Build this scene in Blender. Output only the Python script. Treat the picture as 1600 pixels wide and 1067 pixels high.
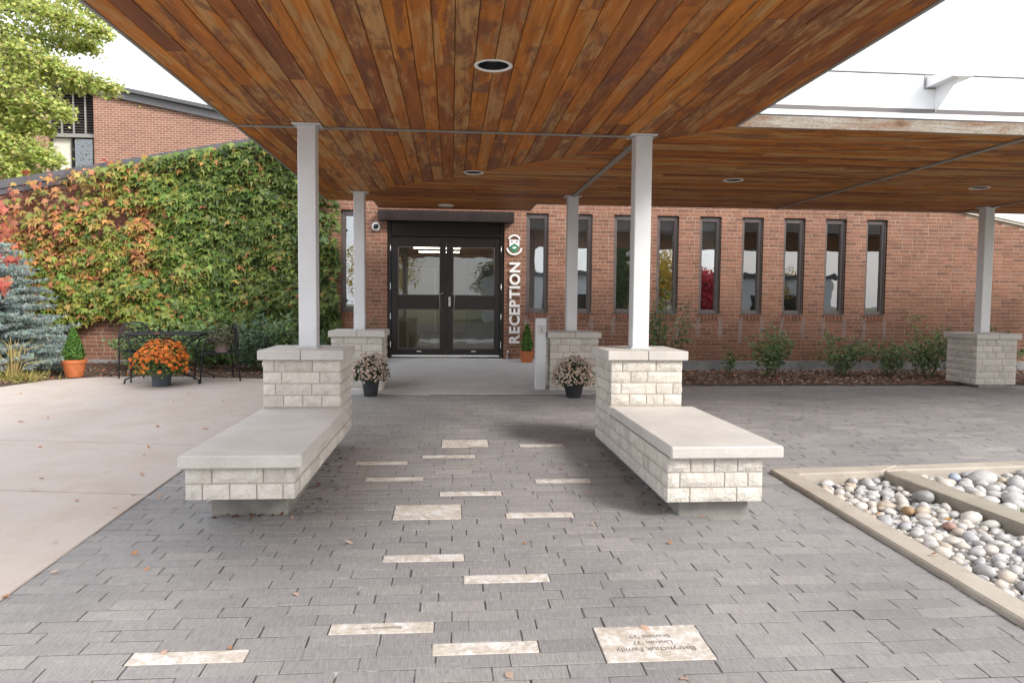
import bpy, bmesh, math, random
import numpy as np
from mathutils import Vector, Matrix

random.seed(7); rng = np.random.default_rng(7)
R = math.radians
scene = bpy.context.scene
for o in list(bpy.data.objects): bpy.data.objects.remove(o)
col = scene.collection

# ------------------------------------------------------------------ camera, world, sun, exposure
CAM_Z = 1.53
yaw, pitch, roll = R(4.819), R(3.202), R(0.516)
cam_d = bpy.data.cameras.new('camera'); cam = bpy.data.objects.new('camera', cam_d); col.objects.link(cam)
r0 = Vector((math.cos(yaw), -math.sin(yaw), 0)); f0 = Vector((math.sin(yaw), math.cos(yaw), 0)); u0 = Vector((0, 0, 1))
f1 = f0*math.cos(pitch) - u0*math.sin(pitch); u1 = u0*math.cos(pitch) + f0*math.sin(pitch)
r1 = r0*math.cos(roll) + u1*math.sin(roll); u2 = u1*math.cos(roll) - r0*math.sin(roll)
cam.matrix_world = Matrix(((r1.x, u2.x, -f1.x, 0), (r1.y, u2.y, -f1.y, 0), (r1.z, u2.z, -f1.z, CAM_Z), (0, 0, 0, 1)))
cam_d.sensor_width = 36; cam_d.lens = 1120/1600*36; cam_d.clip_start = 0.05; cam_d.clip_end = 2000
scene.camera = cam

SUN_DIR = Vector((0.62, -0.62, 0.62)).normalized()          # towards the sun: behind the camera, to the right
world = bpy.data.worlds.new('World'); scene.world = world; world.use_nodes = True
wn = world.node_tree; wn.nodes.clear()
sky = wn.nodes.new('ShaderNodeTexSky'); sky.sky_type = 'NISHITA'; sky.sun_disc = False
sky.sun_elevation = math.asin(SUN_DIR.z); sky.sun_rotation = math.atan2(SUN_DIR.x, SUN_DIR.y)
sky.dust_density = 3.0; sky.air_density = 1.0
mixw = wn.nodes.new('ShaderNodeMix'); mixw.data_type = 'RGBA'; mixw.inputs[0].default_value = 0.80
mixw.inputs[7].default_value = (7.2, 7.35, 7.6, 1)                # thin even white overcast over the sky
bg = wn.nodes.new('ShaderNodeBackground'); bg.inputs[1].default_value = 0.12
wo = wn.nodes.new('ShaderNodeOutputWorld')
wn.links.new(sky.outputs[0], mixw.inputs[6]); wn.links.new(mixw.outputs[2], bg.inputs[0]); wn.links.new(bg.outputs[0], wo.inputs[0])
sun_d = bpy.data.lights.new('sun', 'SUN'); sun_d.energy = 1.5; sun_d.angle = R(16); sun_d.color = (1, 0.95, 0.88)
sun = bpy.data.objects.new('sun', sun_d); col.objects.link(sun)
sun.rotation_euler = (-SUN_DIR).to_track_quat('-Z', 'Y').to_euler()
vs = scene.view_settings; vs.view_transform = 'Standard'; vs.look = 'None'; vs.exposure = 1.3; vs.gamma = 1; vs.use_curve_mapping = False

# ------------------------------------------------------------------ node helpers and materials
def mat(name, rough=0.7, base=(0.5, 0.5, 0.5), metallic=0.0, spec=0.5):
    m = bpy.data.materials.new(name); m.use_nodes = True
    nt = m.node_tree; b = nt.nodes['Principled BSDF']
    b.inputs['Base Color'].default_value = (*base, 1); b.inputs['Roughness'].default_value = rough
    b.inputs['Metallic'].default_value = metallic; b.inputs['Specular IOR Level'].default_value = spec
    return m, nt, b
def nd(nt, t, **k):
    n = nt.nodes.new(t)
    for a, v in k.items(): setattr(n, a, v)
    return n
def lk(nt, a, b): nt.links.new(a, b)
def noise(nt, vec, scale, detail=4, rough=0.55, dist=0.0):
    n = nd(nt, 'ShaderNodeTexNoise'); n.inputs['Scale'].default_value = scale
    n.inputs['Detail'].default_value = detail; n.inputs['Roughness'].default_value = rough; n.inputs['Distortion'].default_value = dist
    if vec is not None: lk(nt, vec, n.inputs['Vector'])
    return n.outputs['Fac']
def ramp(nt, fac, stops):
    n = nd(nt, 'ShaderNodeValToRGB'); e = n.color_ramp.elements
    while len(e) < len(stops): e.new(0.5)
    for i, (p, c) in enumerate(stops):
        e[i].position = p; e[i].color = (*c, 1) if len(c) == 3 else c
    if fac is not None: lk(nt, fac, n.inputs[0])
    return n.outputs[0]
def mix(nt, fac, a, b, mode='MIX'):
    n = nd(nt, 'ShaderNodeMix', data_type='RGBA', blend_type=mode)
    for s, v in ((0, fac), (6, a), (7, b)):
        if hasattr(v, 'links') or hasattr(v, 'is_linked'): lk(nt, v, n.inputs[s])
        elif s == 0: n.inputs[0].default_value = v
        else: n.inputs[s].default_value = (*v, 1)
    return n.outputs[2]
def math_(nt, op, a, b=None, clamp=False):
    n = nd(nt, 'ShaderNodeMath', operation=op, use_clamp=clamp)
    for i, v in enumerate((a, b)):
        if v is None: continue
        if hasattr(v, 'is_linked'): lk(nt, v, n.inputs[i])
        else: n.inputs[i].default_value = v
    return n.outputs[0]
def coord(nt, which='Object'):
    return nd(nt, 'ShaderNodeTexCoord').outputs[which]
def pos(nt): return nd(nt, 'ShaderNodeNewGeometry').outputs['Position']
def mapping(nt, vec, scale=(1, 1, 1), loc=None):
    n = nd(nt, 'ShaderNodeMapping'); n.inputs['Scale'].default_value = scale; lk(nt, vec, n.inputs['Vector'])
    if loc is not None: lk(nt, loc, n.inputs['Location'])
    return n.outputs[0]
def attr(nt, name):
    return nd(nt, 'ShaderNodeAttribute', attribute_name=name)
def bump(nt, b, h, strength=0.4, dist=0.01):
    n = nd(nt, 'ShaderNodeBump'); n.inputs['Strength'].default_value = strength; n.inputs['Distance'].default_value = dist
    lk(nt, h, n.inputs['Height']); lk(nt, n.outputs[0], b.inputs['Normal'])
def bc(nt, b, c): lk(nt, c, b.inputs['Base Color'])

M = {}
def make_paver():
    m, nt, b = mat('paver', 0.85); P = pos(nt); a = attr(nt, 'rnd').outputs['Fac']
    c = ramp(nt, a, [(0, (0.215, 0.208, 0.208)), (0.3, (0.238, 0.230, 0.229)), (0.65, (0.248, 0.240, 0.238)), (0.92, (0.260, 0.250, 0.245)), (1, (0.288, 0.274, 0.263))])
    sp = noise(nt, P, 240, 3, 0.7); c = mix(nt, 0.75, c, ramp(nt, sp, [(0.3, (0.30, 0.30, 0.31)), (0.7, (0.72, 0.71, 0.70))]), 'OVERLAY')
    big = noise(nt, P, 1.1, 5); c = mix(nt, 0.6, c, ramp(nt, big, [(0.3, (0.36, 0.36, 0.37)), (0.7, (0.64, 0.635, 0.625))]), 'OVERLAY')
    wear = noise(nt, mapping(nt, P, (3.0, 11, 3)), 2.2, 7, 0.72); wf = ramp(nt, wear, [(0.60, (0, 0, 0)), (0.76, (0.45, 0.45, 0.45))])
    c = mix(nt, wf, c, (0.50, 0.50, 0.51))
    saw = noise(nt, mapping(nt, P, (140, 14, 1)), 1.0, 3); c = mix(nt, 0.35, c, ramp(nt, saw, [(0.35, (0.3, 0.3, 0.3)), (0.65, (0.68, 0.68, 0.68))]), 'OVERLAY')
    bc(nt, b, c)
    h = math_(nt, 'ADD', math_(nt, 'MULTIPLY', sp, 0.5), saw); bump(nt, b, h, 0.5, 0.004)
    M['paver'] = m
make_paver()
def make_joint():
    m, nt, b = mat('joint_sand', 0.95); P = pos(nt)
    n1 = noise(nt, P, 3.5, 5, 0.7)
    bc(nt, b, ramp(nt, n1, [(0.42, (0.045, 0.04, 0.038)), (0.56, (0.095, 0.09, 0.086)), (0.64, (0.36, 0.36, 0.35)), (0.74, (0.6, 0.6, 0.6))])); M['joint'] = m
make_joint()
def make_inlay():
    m, nt, b = mat('inlay_limestone', 0.7); P = pos(nt)
    n1 = noise(nt, P, 9, 6, 0.65, 1.2); n2 = noise(nt, P, 60, 3)
    c = ramp(nt, n1, [(0.3, (0.42, 0.365, 0.31)), (0.48, (0.50, 0.45, 0.395)), (0.62, (0.64, 0.625, 0.61))])
    c = mix(nt, 0.35, c, ramp(nt, n2, [(0.35, (0.3, 0.3, 0.3)), (0.65, (0.7, 0.7, 0.7))]), 'OVERLAY')
    bc(nt, b, c); bump(nt, b, n2, 0.2, 0.002); M['inlay'] = m
make_inlay()
def make_conc(name, c0, c1, stain, scale=0.5, bstr=0.15):
    m, nt, b = mat(name, 0.85); P = pos(nt)
    n1 = noise(nt, P, scale, 6, 0.6); n2 = noise(nt, P, 170, 2); n3 = noise(nt, P, 2.7, 6, 0.65)
    c = ramp(nt, n1, [(0.3, c0), (0.7, c1)]); c = mix(nt, ramp(nt, n3, [(0.44, (0, 0, 0)), (0.72, (0.6, 0.6, 0.6))]), c, stain)
    c = mix(nt, 0.4, c, ramp(nt, n2, [(0.3, (0.34, 0.34, 0.34)), (0.7, (0.66, 0.66, 0.66))]), 'OVERLAY')
    bc(nt, b, c); bump(nt, b, n2, bstr, 0.003); M[name] = m
make_conc('walk_concrete', (0.415, 0.358, 0.322), (0.485, 0.428, 0.392), (0.385, 0.30, 0.24))
make_conc('pad_concrete', (0.42, 0.42, 0.42), (0.50, 0.50, 0.50), (0.36, 0.35, 0.34))
make_conc('slab_concrete', (0.50, 0.475, 0.445), (0.60, 0.575, 0.54), (0.43, 0.41, 0.385), 1.6, 0.3)
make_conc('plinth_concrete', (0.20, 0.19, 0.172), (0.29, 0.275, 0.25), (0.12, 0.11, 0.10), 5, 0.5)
make_conc('kerb_concrete', (0.37, 0.325, 0.275), (0.46, 0.41, 0.35), (0.27, 0.225, 0.18), 4, 1.0)
make_conc('old_kerb_concrete', (0.28, 0.25, 0.205), (0.38, 0.34, 0.28), (0.20, 0.185, 0.15), 3, 0.8)
make_conc('foundation_concrete', (0.17, 0.165, 0.17), (0.25, 0.245, 0.25), (0.40, 0.39, 0.37), 2, 0.3)
def make_lime():
    m, nt, b = mat('split_limestone', 0.8); P = pos(nt); a = attr(nt, 'rnd').outputs['Fac']
    n1 = noise(nt, mapping(nt, P, (1, 1, 0.6)), 14, 6, 0.7, 1.0); n2 = noise(nt, P, 80, 4)
    c = ramp(nt, a, [(0, (0.535, 0.505, 0.462)), (0.5, (0.605, 0.573, 0.527)), (1, (0.66, 0.622, 0.57))])
    c = mix(nt, 0.55, c, ramp(nt, n1, [(0.3, (0.30, 0.295, 0.285)), (0.5, (0.52, 0.51, 0.50)), (0.7, (0.60, 0.595, 0.59))]), 'OVERLAY')
    bc(nt, b, c); bump(nt, b, math_(nt, 'ADD', math_(nt, 'MULTIPLY', n2, 0.45), n1), 1.0, 0.016); M['lime'] = m
make_lime()
def make_lime_mortar():
    m, nt, b = mat('pale_mortar', 0.9, (0.40, 0.36, 0.31)); bc(nt, b, ramp(nt, noise(nt, pos(nt), 30, 3), [(0.3, (0.33, 0.29, 0.245)), (0.7, (0.46, 0.42, 0.37))])); M['lime_mortar'] = m
make_lime_mortar()
def stain(nt, c):
    # grey lime streaks running down from both ends of every window sill
    P = pos(nt); s = nd(nt, 'ShaderNodeSeparateXYZ'); lk(nt, P, s.inputs[0]); x, z = s.outputs[0], s.outputs[2]
    wob = math_(nt, 'MULTIPLY', math_(nt, 'SUBTRACT', noise(nt, mapping(nt, P, (5, 5, 9)), 1.0, 4), 0.5), 0.10)
    f = math_(nt, 'FRACT', math_(nt, 'DIVIDE', math_(nt, 'ADD', math_(nt, 'SUBTRACT', x, 1.285), wob), 0.788))
    a = math_(nt, 'LESS_THAN', math_(nt, 'ABSOLUTE', math_(nt, 'SUBTRACT', f, 0.035)), 0.042); a2 = math_(nt, 'LESS_THAN', math_(nt, 'ABSOLUTE', math_(nt, 'SUBTRACT', f, 0.545)), 0.042)
    zz = math_(nt, 'MULTIPLY', math_(nt, 'LESS_THAN', z, 1.27), math_(nt, 'GREATER_THAN', z, math_(nt, 'ADD', 0.62, math_(nt, 'MULTIPLY', noise(nt, mapping(nt, P, (2, 0, 0)), 1.0, 2), 0.55))))
    xx = math_(nt, 'MULTIPLY', math_(nt, 'GREATER_THAN', x, 1.22), math_(nt, 'LESS_THAN', x, 8.06))
    m = math_(nt, 'MULTIPLY', math_(nt, 'MULTIPLY', math_(nt, 'MAXIMUM', a, a2), zz), math_(nt, 'MULTIPLY', xx, math_(nt, 'MULTIPLY', noise(nt, P, 22, 4), 0.95)))
    return mix(nt, m, c, (0.30, 0.27, 0.27))
def make_brick():
    m, nt, b = mat('red_brick', 0.85); P = pos(nt); a = attr(nt, 'rnd').outputs['Fac']
    c = ramp(nt, a, [(0, (0.15, 0.070, 0.047)), (0.2, (0.198, 0.089, 0.056)), (0.6, (0.225, 0.101, 0.062)), (0.9, (0.252, 0.116, 0.073)), (1, (0.19, 0.098, 0.07))])
    n1 = noise(nt, P, 55, 4, 0.7); c = mix(nt, 0.5, c, ramp(nt, n1, [(0.3, (0.33, 0.33, 0.33)), (0.7, (0.68, 0.66, 0.64))]), 'OVERLAY')
    n2 = noise(nt, P, 0.9, 5, 0.6); c = mix(nt, 0.5, c, ramp(nt, n2, [(0.3, (0.38, 0.37, 0.36)), (0.7, (0.63, 0.63, 0.63))]), 'OVERLAY')
    bc(nt, b, stain(nt, c)); bump(nt, b, n1, 0.5, 0.004); M['brick'] = m
make_brick()
def make_mortar():
    m, nt, b = mat('brick_mortar', 0.95); c = ramp(nt, noise(nt, pos(nt), 3, 5), [(0.3, (0.34, 0.255, 0.195)), (0.7, (0.44, 0.345, 0.275))]); c = stain(nt, c); bc(nt, b, c); M['mortar'] = m
make_mortar()
def make_wood():
    m, nt, b = mat('weathered_cedar', 0.55, spec=0.35)
    oi = nd(nt, 'ShaderNodeObjectInfo'); rnd = oi.outputs['Random']
    comb = nd(nt, 'ShaderNodeCombineXYZ')
    lk(nt, math_(nt, 'MULTIPLY', rnd, 91.0), comb.inputs[0]); lk(nt, math_(nt, 'MULTIPLY', rnd, 37.0), comb.inputs[1]); lk(nt, math_(nt, 'MULTIPLY', rnd, 53.0), comb.inputs[2])
    v = nd(nt, 'ShaderNodeVectorMath', operation='ADD'); lk(nt, coord(nt), v.inputs[0]); lk(nt, comb.outputs[0], v.inputs[1]); v = v.outputs[0]
    g = noise(nt, mapping(nt, v, (1.6, 38, 38)), 1.0, 6, 0.6, 0.4)          # grain
    g2 = noise(nt, mapping(nt, v, (0.9, 9, 9)), 1.0, 4, 0.6, 1.5)           # figure
    c = ramp(nt, rnd, [(0, (0.19, 0.056, 0.018)), (0.15, (0.30, 0.088, 0.012)), (0.45, (0.42, 0.130, 0.011)), (0.78, (0.46, 0.156, 0.013)), (0.92, (0.34, 0.103, 0.013)), (1, (0.20, 0.058, 0.018))])
    c = mix(nt, 0.75, c, ramp(nt, g2, [(0.30, (0.26, 0.24, 0.23)), (0.5, (0.5, 0.5, 0.5)), (0.7, (0.66, 0.68, 0.70))]), 'OVERLAY')
    pale = noise(nt, mapping(nt, v, (1.1, 6.5, 6.5)), 1.3, 9, 0.74, 0.5)
    rb = math_(nt, 'FRACT', math_(nt, 'MULTIPLY', rnd, 17.31)); rd = math_(nt, 'FRACT', math_(nt, 'MULTIPLY', rnd, 7.77))
    pf = ramp(nt, math_(nt, 'ADD', math_(nt, 'ADD', pale, math_(nt, 'MULTIPLY', g, 0.22)), math_(nt, 'MULTIPLY', rb, 0.17)), [(0.685, (0, 0, 0)), (0.79, (0.75, 0.75, 0.75))])
    c = mix(nt, pf, c, (0.46, 0.27, 0.105))
    dark = noise(nt, mapping(nt, v, (1.3, 5.5, 5.5), None), 1.1, 9, 0.74, 0.6)
    df = ramp(nt, math_(nt, 'ADD', dark, math_(nt, 'MULTIPLY', rd, 0.16)), [(0.605, (0, 0, 0)), (0.68, (0.72, 0.72, 0.72))])
    c = mix(nt, df, c, (0.135, 0.044, 0.024))
    c = mix(nt, 0.55, c, ramp(nt, g, [(0.3, (0.32, 0.32, 0.32)), (0.7, (0.64, 0.64, 0.64))]), 'OVERLAY')
    bc(nt, b, c); bump(nt, b, g, 0.25, 0.004); M['wood'] = m
make_wood()
def make_simple(name, base, rough=0.5, metallic=0.0, var=0.12, nscale=6.0, spec=0.5, space='pos', b2=0.0):
    m, nt, b = mat(name, rough, base, metallic, spec)
    P = pos(nt) if space == 'pos' else coord(nt)
    n1 = noise(nt, P, nscale, 5, 0.6)
    lo = tuple(max(0, x*(1-var)) for x in base); hi = tuple(min(1, x*(1+var)) for x in base)
    bc(nt, b, ramp(nt, n1, [(0.3, lo), (0.7, hi)]))
    lk(nt, ramp(nt, n1, [(0.3, (rough*0.85,)*3), (0.7, (min(1, rough*1.15),)*3)]), b.inputs['Roughness'])
    if b2: bump(nt, b, noise(nt, P, nscale*12, 3), b2, 0.003)
    M[name] = m
make_simple('post_paint', (0.66, 0.675, 0.70), 0.42, 0.1, 0.06, 3)
make_simple('strip_metal', (0.30, 0.29, 0.27), 0.5, 0.3, 0.15, 4)
make_simple('white_panel', (0.80, 0.81, 0.83), 0.35, 0, 0.02, 2)
make_simple('bronze', (0.011, 0.008, 0.0075), 0.35, 0.1, 0.2, 4)
make_simple('handle_metal', (0.16, 0.15, 0.145), 0.35, 0.8, 0.1, 6)
make_simple('window_bronze', (0.115, 0.095, 0.092), 0.4, 0.2, 0.12, 5)
make_simple('brown_header', (0.016, 0.009, 0.007), 0.4, 0.1, 0.2, 3)
make_simple('coping_metal', (0.11, 0.105, 0.115), 0.45, 0.2, 0.15, 3)
make_simple('pale_coping', (0.62, 0.58, 0.52), 0.6, 0, 0.1, 3)
make_simple('black_iron', (0.018, 0.019, 0.022), 0.45, 0.2, 0.2, 9)
make_simple('terracotta', (0.46, 0.135, 0.045), 0.7, 0, 0.18, 12, b2=0.2)
make_simple('black_plastic', (0.022, 0.025, 0.03), 0.4, 0, 0.15, 9)
make_simple('blue_plastic', (0.05, 0.062, 0.08), 0.45, 0, 0.15, 9)
make_simple('mauve_plastic', (0.23, 0.165, 0.155), 0.5, 0, 0.1, 9)
make_simple('white_paint', (0.80, 0.79, 0.78), 0.4, 0, 0.03, 3)
make_simple('steel', (0.55, 0.55, 0.55), 0.3, 0.9, 0.1, 6)
make_simple('dark_lens', (0.01, 0.01, 0.012), 0.1, 0, 0.1, 3)
make_simple('can_black', (0.018, 0.02, 0.024), 0.3, 0.3, 0.1, 3)
make_simple('lens_grey', (0.62, 0.58, 0.50), 0.35, 0, 0.3, 7)
make_simple('engrave', (0.17, 0.145, 0.125), 0.9, 0, 0.3, 40)
make_simple('soil', (0.16, 0.14, 0.12), 0.95, 0, 0.4, 12, b2=0.6)
make_simple('crest_green', (0.02, 0.20, 0.085), 0.45, 0, 0.05, 3)
make_simple('crest_purple', (0.10, 0.035, 0.14), 0.45, 0, 0.05, 3)
make_simple('lobby_wall', (0.48, 0.42, 0.31), 0.8, 0, 0.05, 1.5)
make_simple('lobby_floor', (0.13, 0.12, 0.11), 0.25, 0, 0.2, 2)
make_simple('lobby_white', (0.66, 0.62, 0.54), 0.7, 0, 0.04, 2)
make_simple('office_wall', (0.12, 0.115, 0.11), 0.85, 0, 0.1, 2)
make_simple('blind', (0.74, 0.77, 0.82), 0.8, 0, 0.06, 4)
make_simple('bark', (0.10, 0.075, 0.055), 0.9, 0, 0.4, 14, b2=0.8)
make_simple('green_stem', (0.07, 0.085, 0.035), 0.8, 0, 0.3, 20)
make_simple('red_stem', (0.26, 0.10, 0.075), 0.8, 0, 0.4, 14)
make_simple('lawn_grass', (0.115, 0.12, 0.055), 0.9, 0, 0.35, 3, b2=0.8)
make_simple('asphalt', (0.055, 0.055, 0.057), 0.9, 0, 0.2, 5, b2=0.4)
make_simple('far_cladding', (0.62, 0.64, 0.66), 0.6, 0, 0.06, 0.4)
make_simple('roof_membrane', (0.16, 0.15, 0.15), 0.9, 0, 0.15, 1)
def make_mulch():
    m, nt, b = mat('mulch', 0.95); P = pos(nt)
    n1 = noise(nt, P, 38, 5, 0.7); bc(nt, b, ramp(nt, n1, [(0.3, (0.030, 0.018, 0.012)), (0.5, (0.10, 0.062, 0.042)), (0.7, (0.22, 0.15, 0.11))])); bump(nt, b, n1, 1.0, 0.03); M['mulch'] = m
make_mulch()
def make_fascia():
    m, nt, b = mat('weathered_fascia', 0.85); P = pos(nt)
    n1 = noise(nt, mapping(nt, P, (1.3, 5, 7)), 1.5, 8, 0.7, 0.6); n2 = noise(nt, P, 90, 4, 0.75)
    c = ramp(nt, n1, [(0.34, (0.085, 0.03, 0.02)), (0.44, (0.20, 0.115, 0.075)), (0.54, (0.24, 0.20, 0.16)), (0.64, (0.32, 0.295, 0.26)), (0.74, (0.13, 0.13, 0.09))])
    c = mix(nt, 0.8, c, ramp(nt, n2, [(0.3, (0.28, 0.28, 0.28)), (0.7, (0.7, 0.7, 0.7))]), 'OVERLAY')
    bc(nt, b, c); bump(nt, b, n2, 0.5, 0.004); M['fascia'] = m
make_fascia()
def make_pebble():
    m, nt, b = mat('river_stone', 0.65)
    oi = nd(nt, 'ShaderNodeObjectInfo'); a = attr(nt, 'rnd').outputs['Fac']
    key = math_(nt, 'FRACT', math_(nt, 'ADD', oi.outputs['Random'], a))
    c = ramp(nt, key, [(0, (0.50, 0.49, 0.47)), (0.18, (0.37, 0.37, 0.385)), (0.36, (0.50, 0.455, 0.395)), (0.52, (0.44, 0.43, 0.42)), (0.70, (0.34, 0.34, 0.35)), (0.84, (0.56, 0.54, 0.51)), (0.93, (0.40, 0.33, 0.255)), (1, (0.46, 0.43, 0.39))])
    P = pos(nt); n1 = noise(nt, P, 26, 5, 0.6, 1); n2 = noise(nt, P, 160, 3)
    c = mix(nt, 0.55, c, ramp(nt, n1, [(0.3, (0.34, 0.34, 0.35)), (0.7, (0.62, 0.61, 0.60))]), 'OVERLAY')
    c = mix(nt, 0.4, c, ramp(nt, n2, [(0.3, (0.34, 0.34, 0.34)), (0.7, (0.64, 0.64, 0.64))]), 'OVERLAY')
    bc(nt, b, c); bump(nt, b, n1, 0.25, 0.006); M['pebble'] = m
    for nm, colr in (('pebble_brown', (0.30, 0.20, 0.105)), ('pebble_pink', (0.36, 0.22, 0.19)), ('pebble_grey', (0.255, 0.255, 0.25)), ('pebble_blue', (0.35, 0.39, 0.47)), ('pebble_green', (0.27, 0.30, 0.27))):
        make_simple(nm, colr, 0.65, 0, 0.25, 22, b2=0.2)
make_pebble()
def make_leaf(name, trans=0.35, rough=0.5):
    m = bpy.data.materials.new(name); m.use_nodes = True; nt = m.node_tree; b = nt.nodes['Principled BSDF']
    c = attr(nt, 'Col').outputs['Color']
    n1 = noise(nt, pos(nt), 30, 3); c2 = mix(nt, 0.45, c, ramp(nt, n1, [(0.3, (0.36, 0.36, 0.36)), (0.7, (0.64, 0.64, 0.64))]), 'OVERLAY')
    lk(nt, c2, b.inputs['Base Color']); b.inputs['Roughness'].default_value = rough; b.inputs['Specular IOR Level'].default_value = 0.35
    t = nd(nt, 'ShaderNodeBsdfTranslucent'); lk(nt, c2, t.inputs[0]); ms = nd(nt, 'ShaderNodeMixShader'); ms.inputs[0].default_value = trans
    lk(nt, b.outputs[0], ms.inputs[1]); lk(nt, t.outputs[0], ms.inputs[2]); lk(nt, ms.outputs[0], nt.nodes['Material Output'].inputs[0]); M[name] = m
make_leaf('leaf'); make_leaf('sun_leaf', 0.5, 0.5); make_leaf('needle', 0.12, 0.65); make_leaf('petal', 0.3, 0.6); make_leaf('chip', 0.0, 0.9)
def make_glass(name, tint, ior):
    m = bpy.data.materials.new(name); m.use_nodes = True; nt = m.node_tree; nt.nodes.clear()
    o = nd(nt, 'ShaderNodeOutputMaterial'); t = nd(nt, 'ShaderNodeBsdfTransparent'); t.inputs[0].default_value = (*tint, 1)
    g = nd(nt, 'ShaderNodeBsdfGlossy'); g.inputs['Roughness'].default_value = 0.0; g.inputs[0].default_value = (0.95, 0.97, 1, 1)
    n1 = noise(nt, pos(nt), 1.6, 2); bp = nd(nt, 'ShaderNodeBump'); bp.inputs['Strength'].default_value = 0.03; bp.inputs['Distance'].default_value = 0.05
    lk(nt, n1, bp.inputs['Height']); lk(nt, bp.outputs[0], g.inputs['Normal'])
    f = nd(nt, 'ShaderNodeFresnel'); f.inputs[0].default_value = ior; ms = nd(nt, 'ShaderNodeMixShader')
    lk(nt, f.outputs[0], ms.inputs[0]); lk(nt, t.outputs[0], ms.inputs[1]); lk(nt, g.outputs[0], ms.inputs[2]); lk(nt, ms.outputs[0], o.inputs[0]); M[name] = m
make_glass('glass', (0.84, 0.87, 0.88), 2.7); make_glass('door_glass', (0.82, 0.83, 0.80), 1.75)
def make_tube_light():
    m = bpy.data.materials.new('fluorescent'); m.use_nodes = True; b = m.node_tree.nodes['Principled BSDF']
    b.inputs['Emission Color'].default_value = (1, 0.93, 0.80, 1); b.inputs['Emission Strength'].default_value = 6.0; M['fluor'] = m
make_tube_light()
def make_far_brick():
    m, nt, b = mat('far_brick', 0.9); P = coord(nt)
    sx = nd(nt, 'ShaderNodeSeparateXYZ'); lk(nt, P, sx.inputs[0]); cx = nd(nt, 'ShaderNodeCombineXYZ'); lk(nt, sx.outputs[0], cx.inputs[0]); lk(nt, sx.outputs[2], cx.inputs[1])
    t = nd(nt, 'ShaderNodeTexBrick'); lk(nt, cx.outputs[0], t.inputs['Vector']); t.inputs['Scale'].default_value = 1.0
    t.inputs['Brick Width'].default_value = 0.20; t.inputs['Row Height'].default_value = 0.07; t.inputs['Mortar Size'].default_value = 0.006
    t.inputs['Color1'].default_value = (0.30, 0.135, 0.085, 1); t.inputs['Color2'].default_value = (0.22, 0.09, 0.055, 1); t.inputs['Mortar'].default_value = (0.46, 0.41, 0.36, 1)
    c = mix(nt, 0.4, t.outputs[0], ramp(nt, noise(nt, P, 0.8, 5), [(0.3, (0.4, 0.4, 0.4)), (0.7, (0.62, 0.62, 0.62))]), 'OVERLAY'); bc(nt, b, c); M['far_brick'] = m
make_far_brick()

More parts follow.
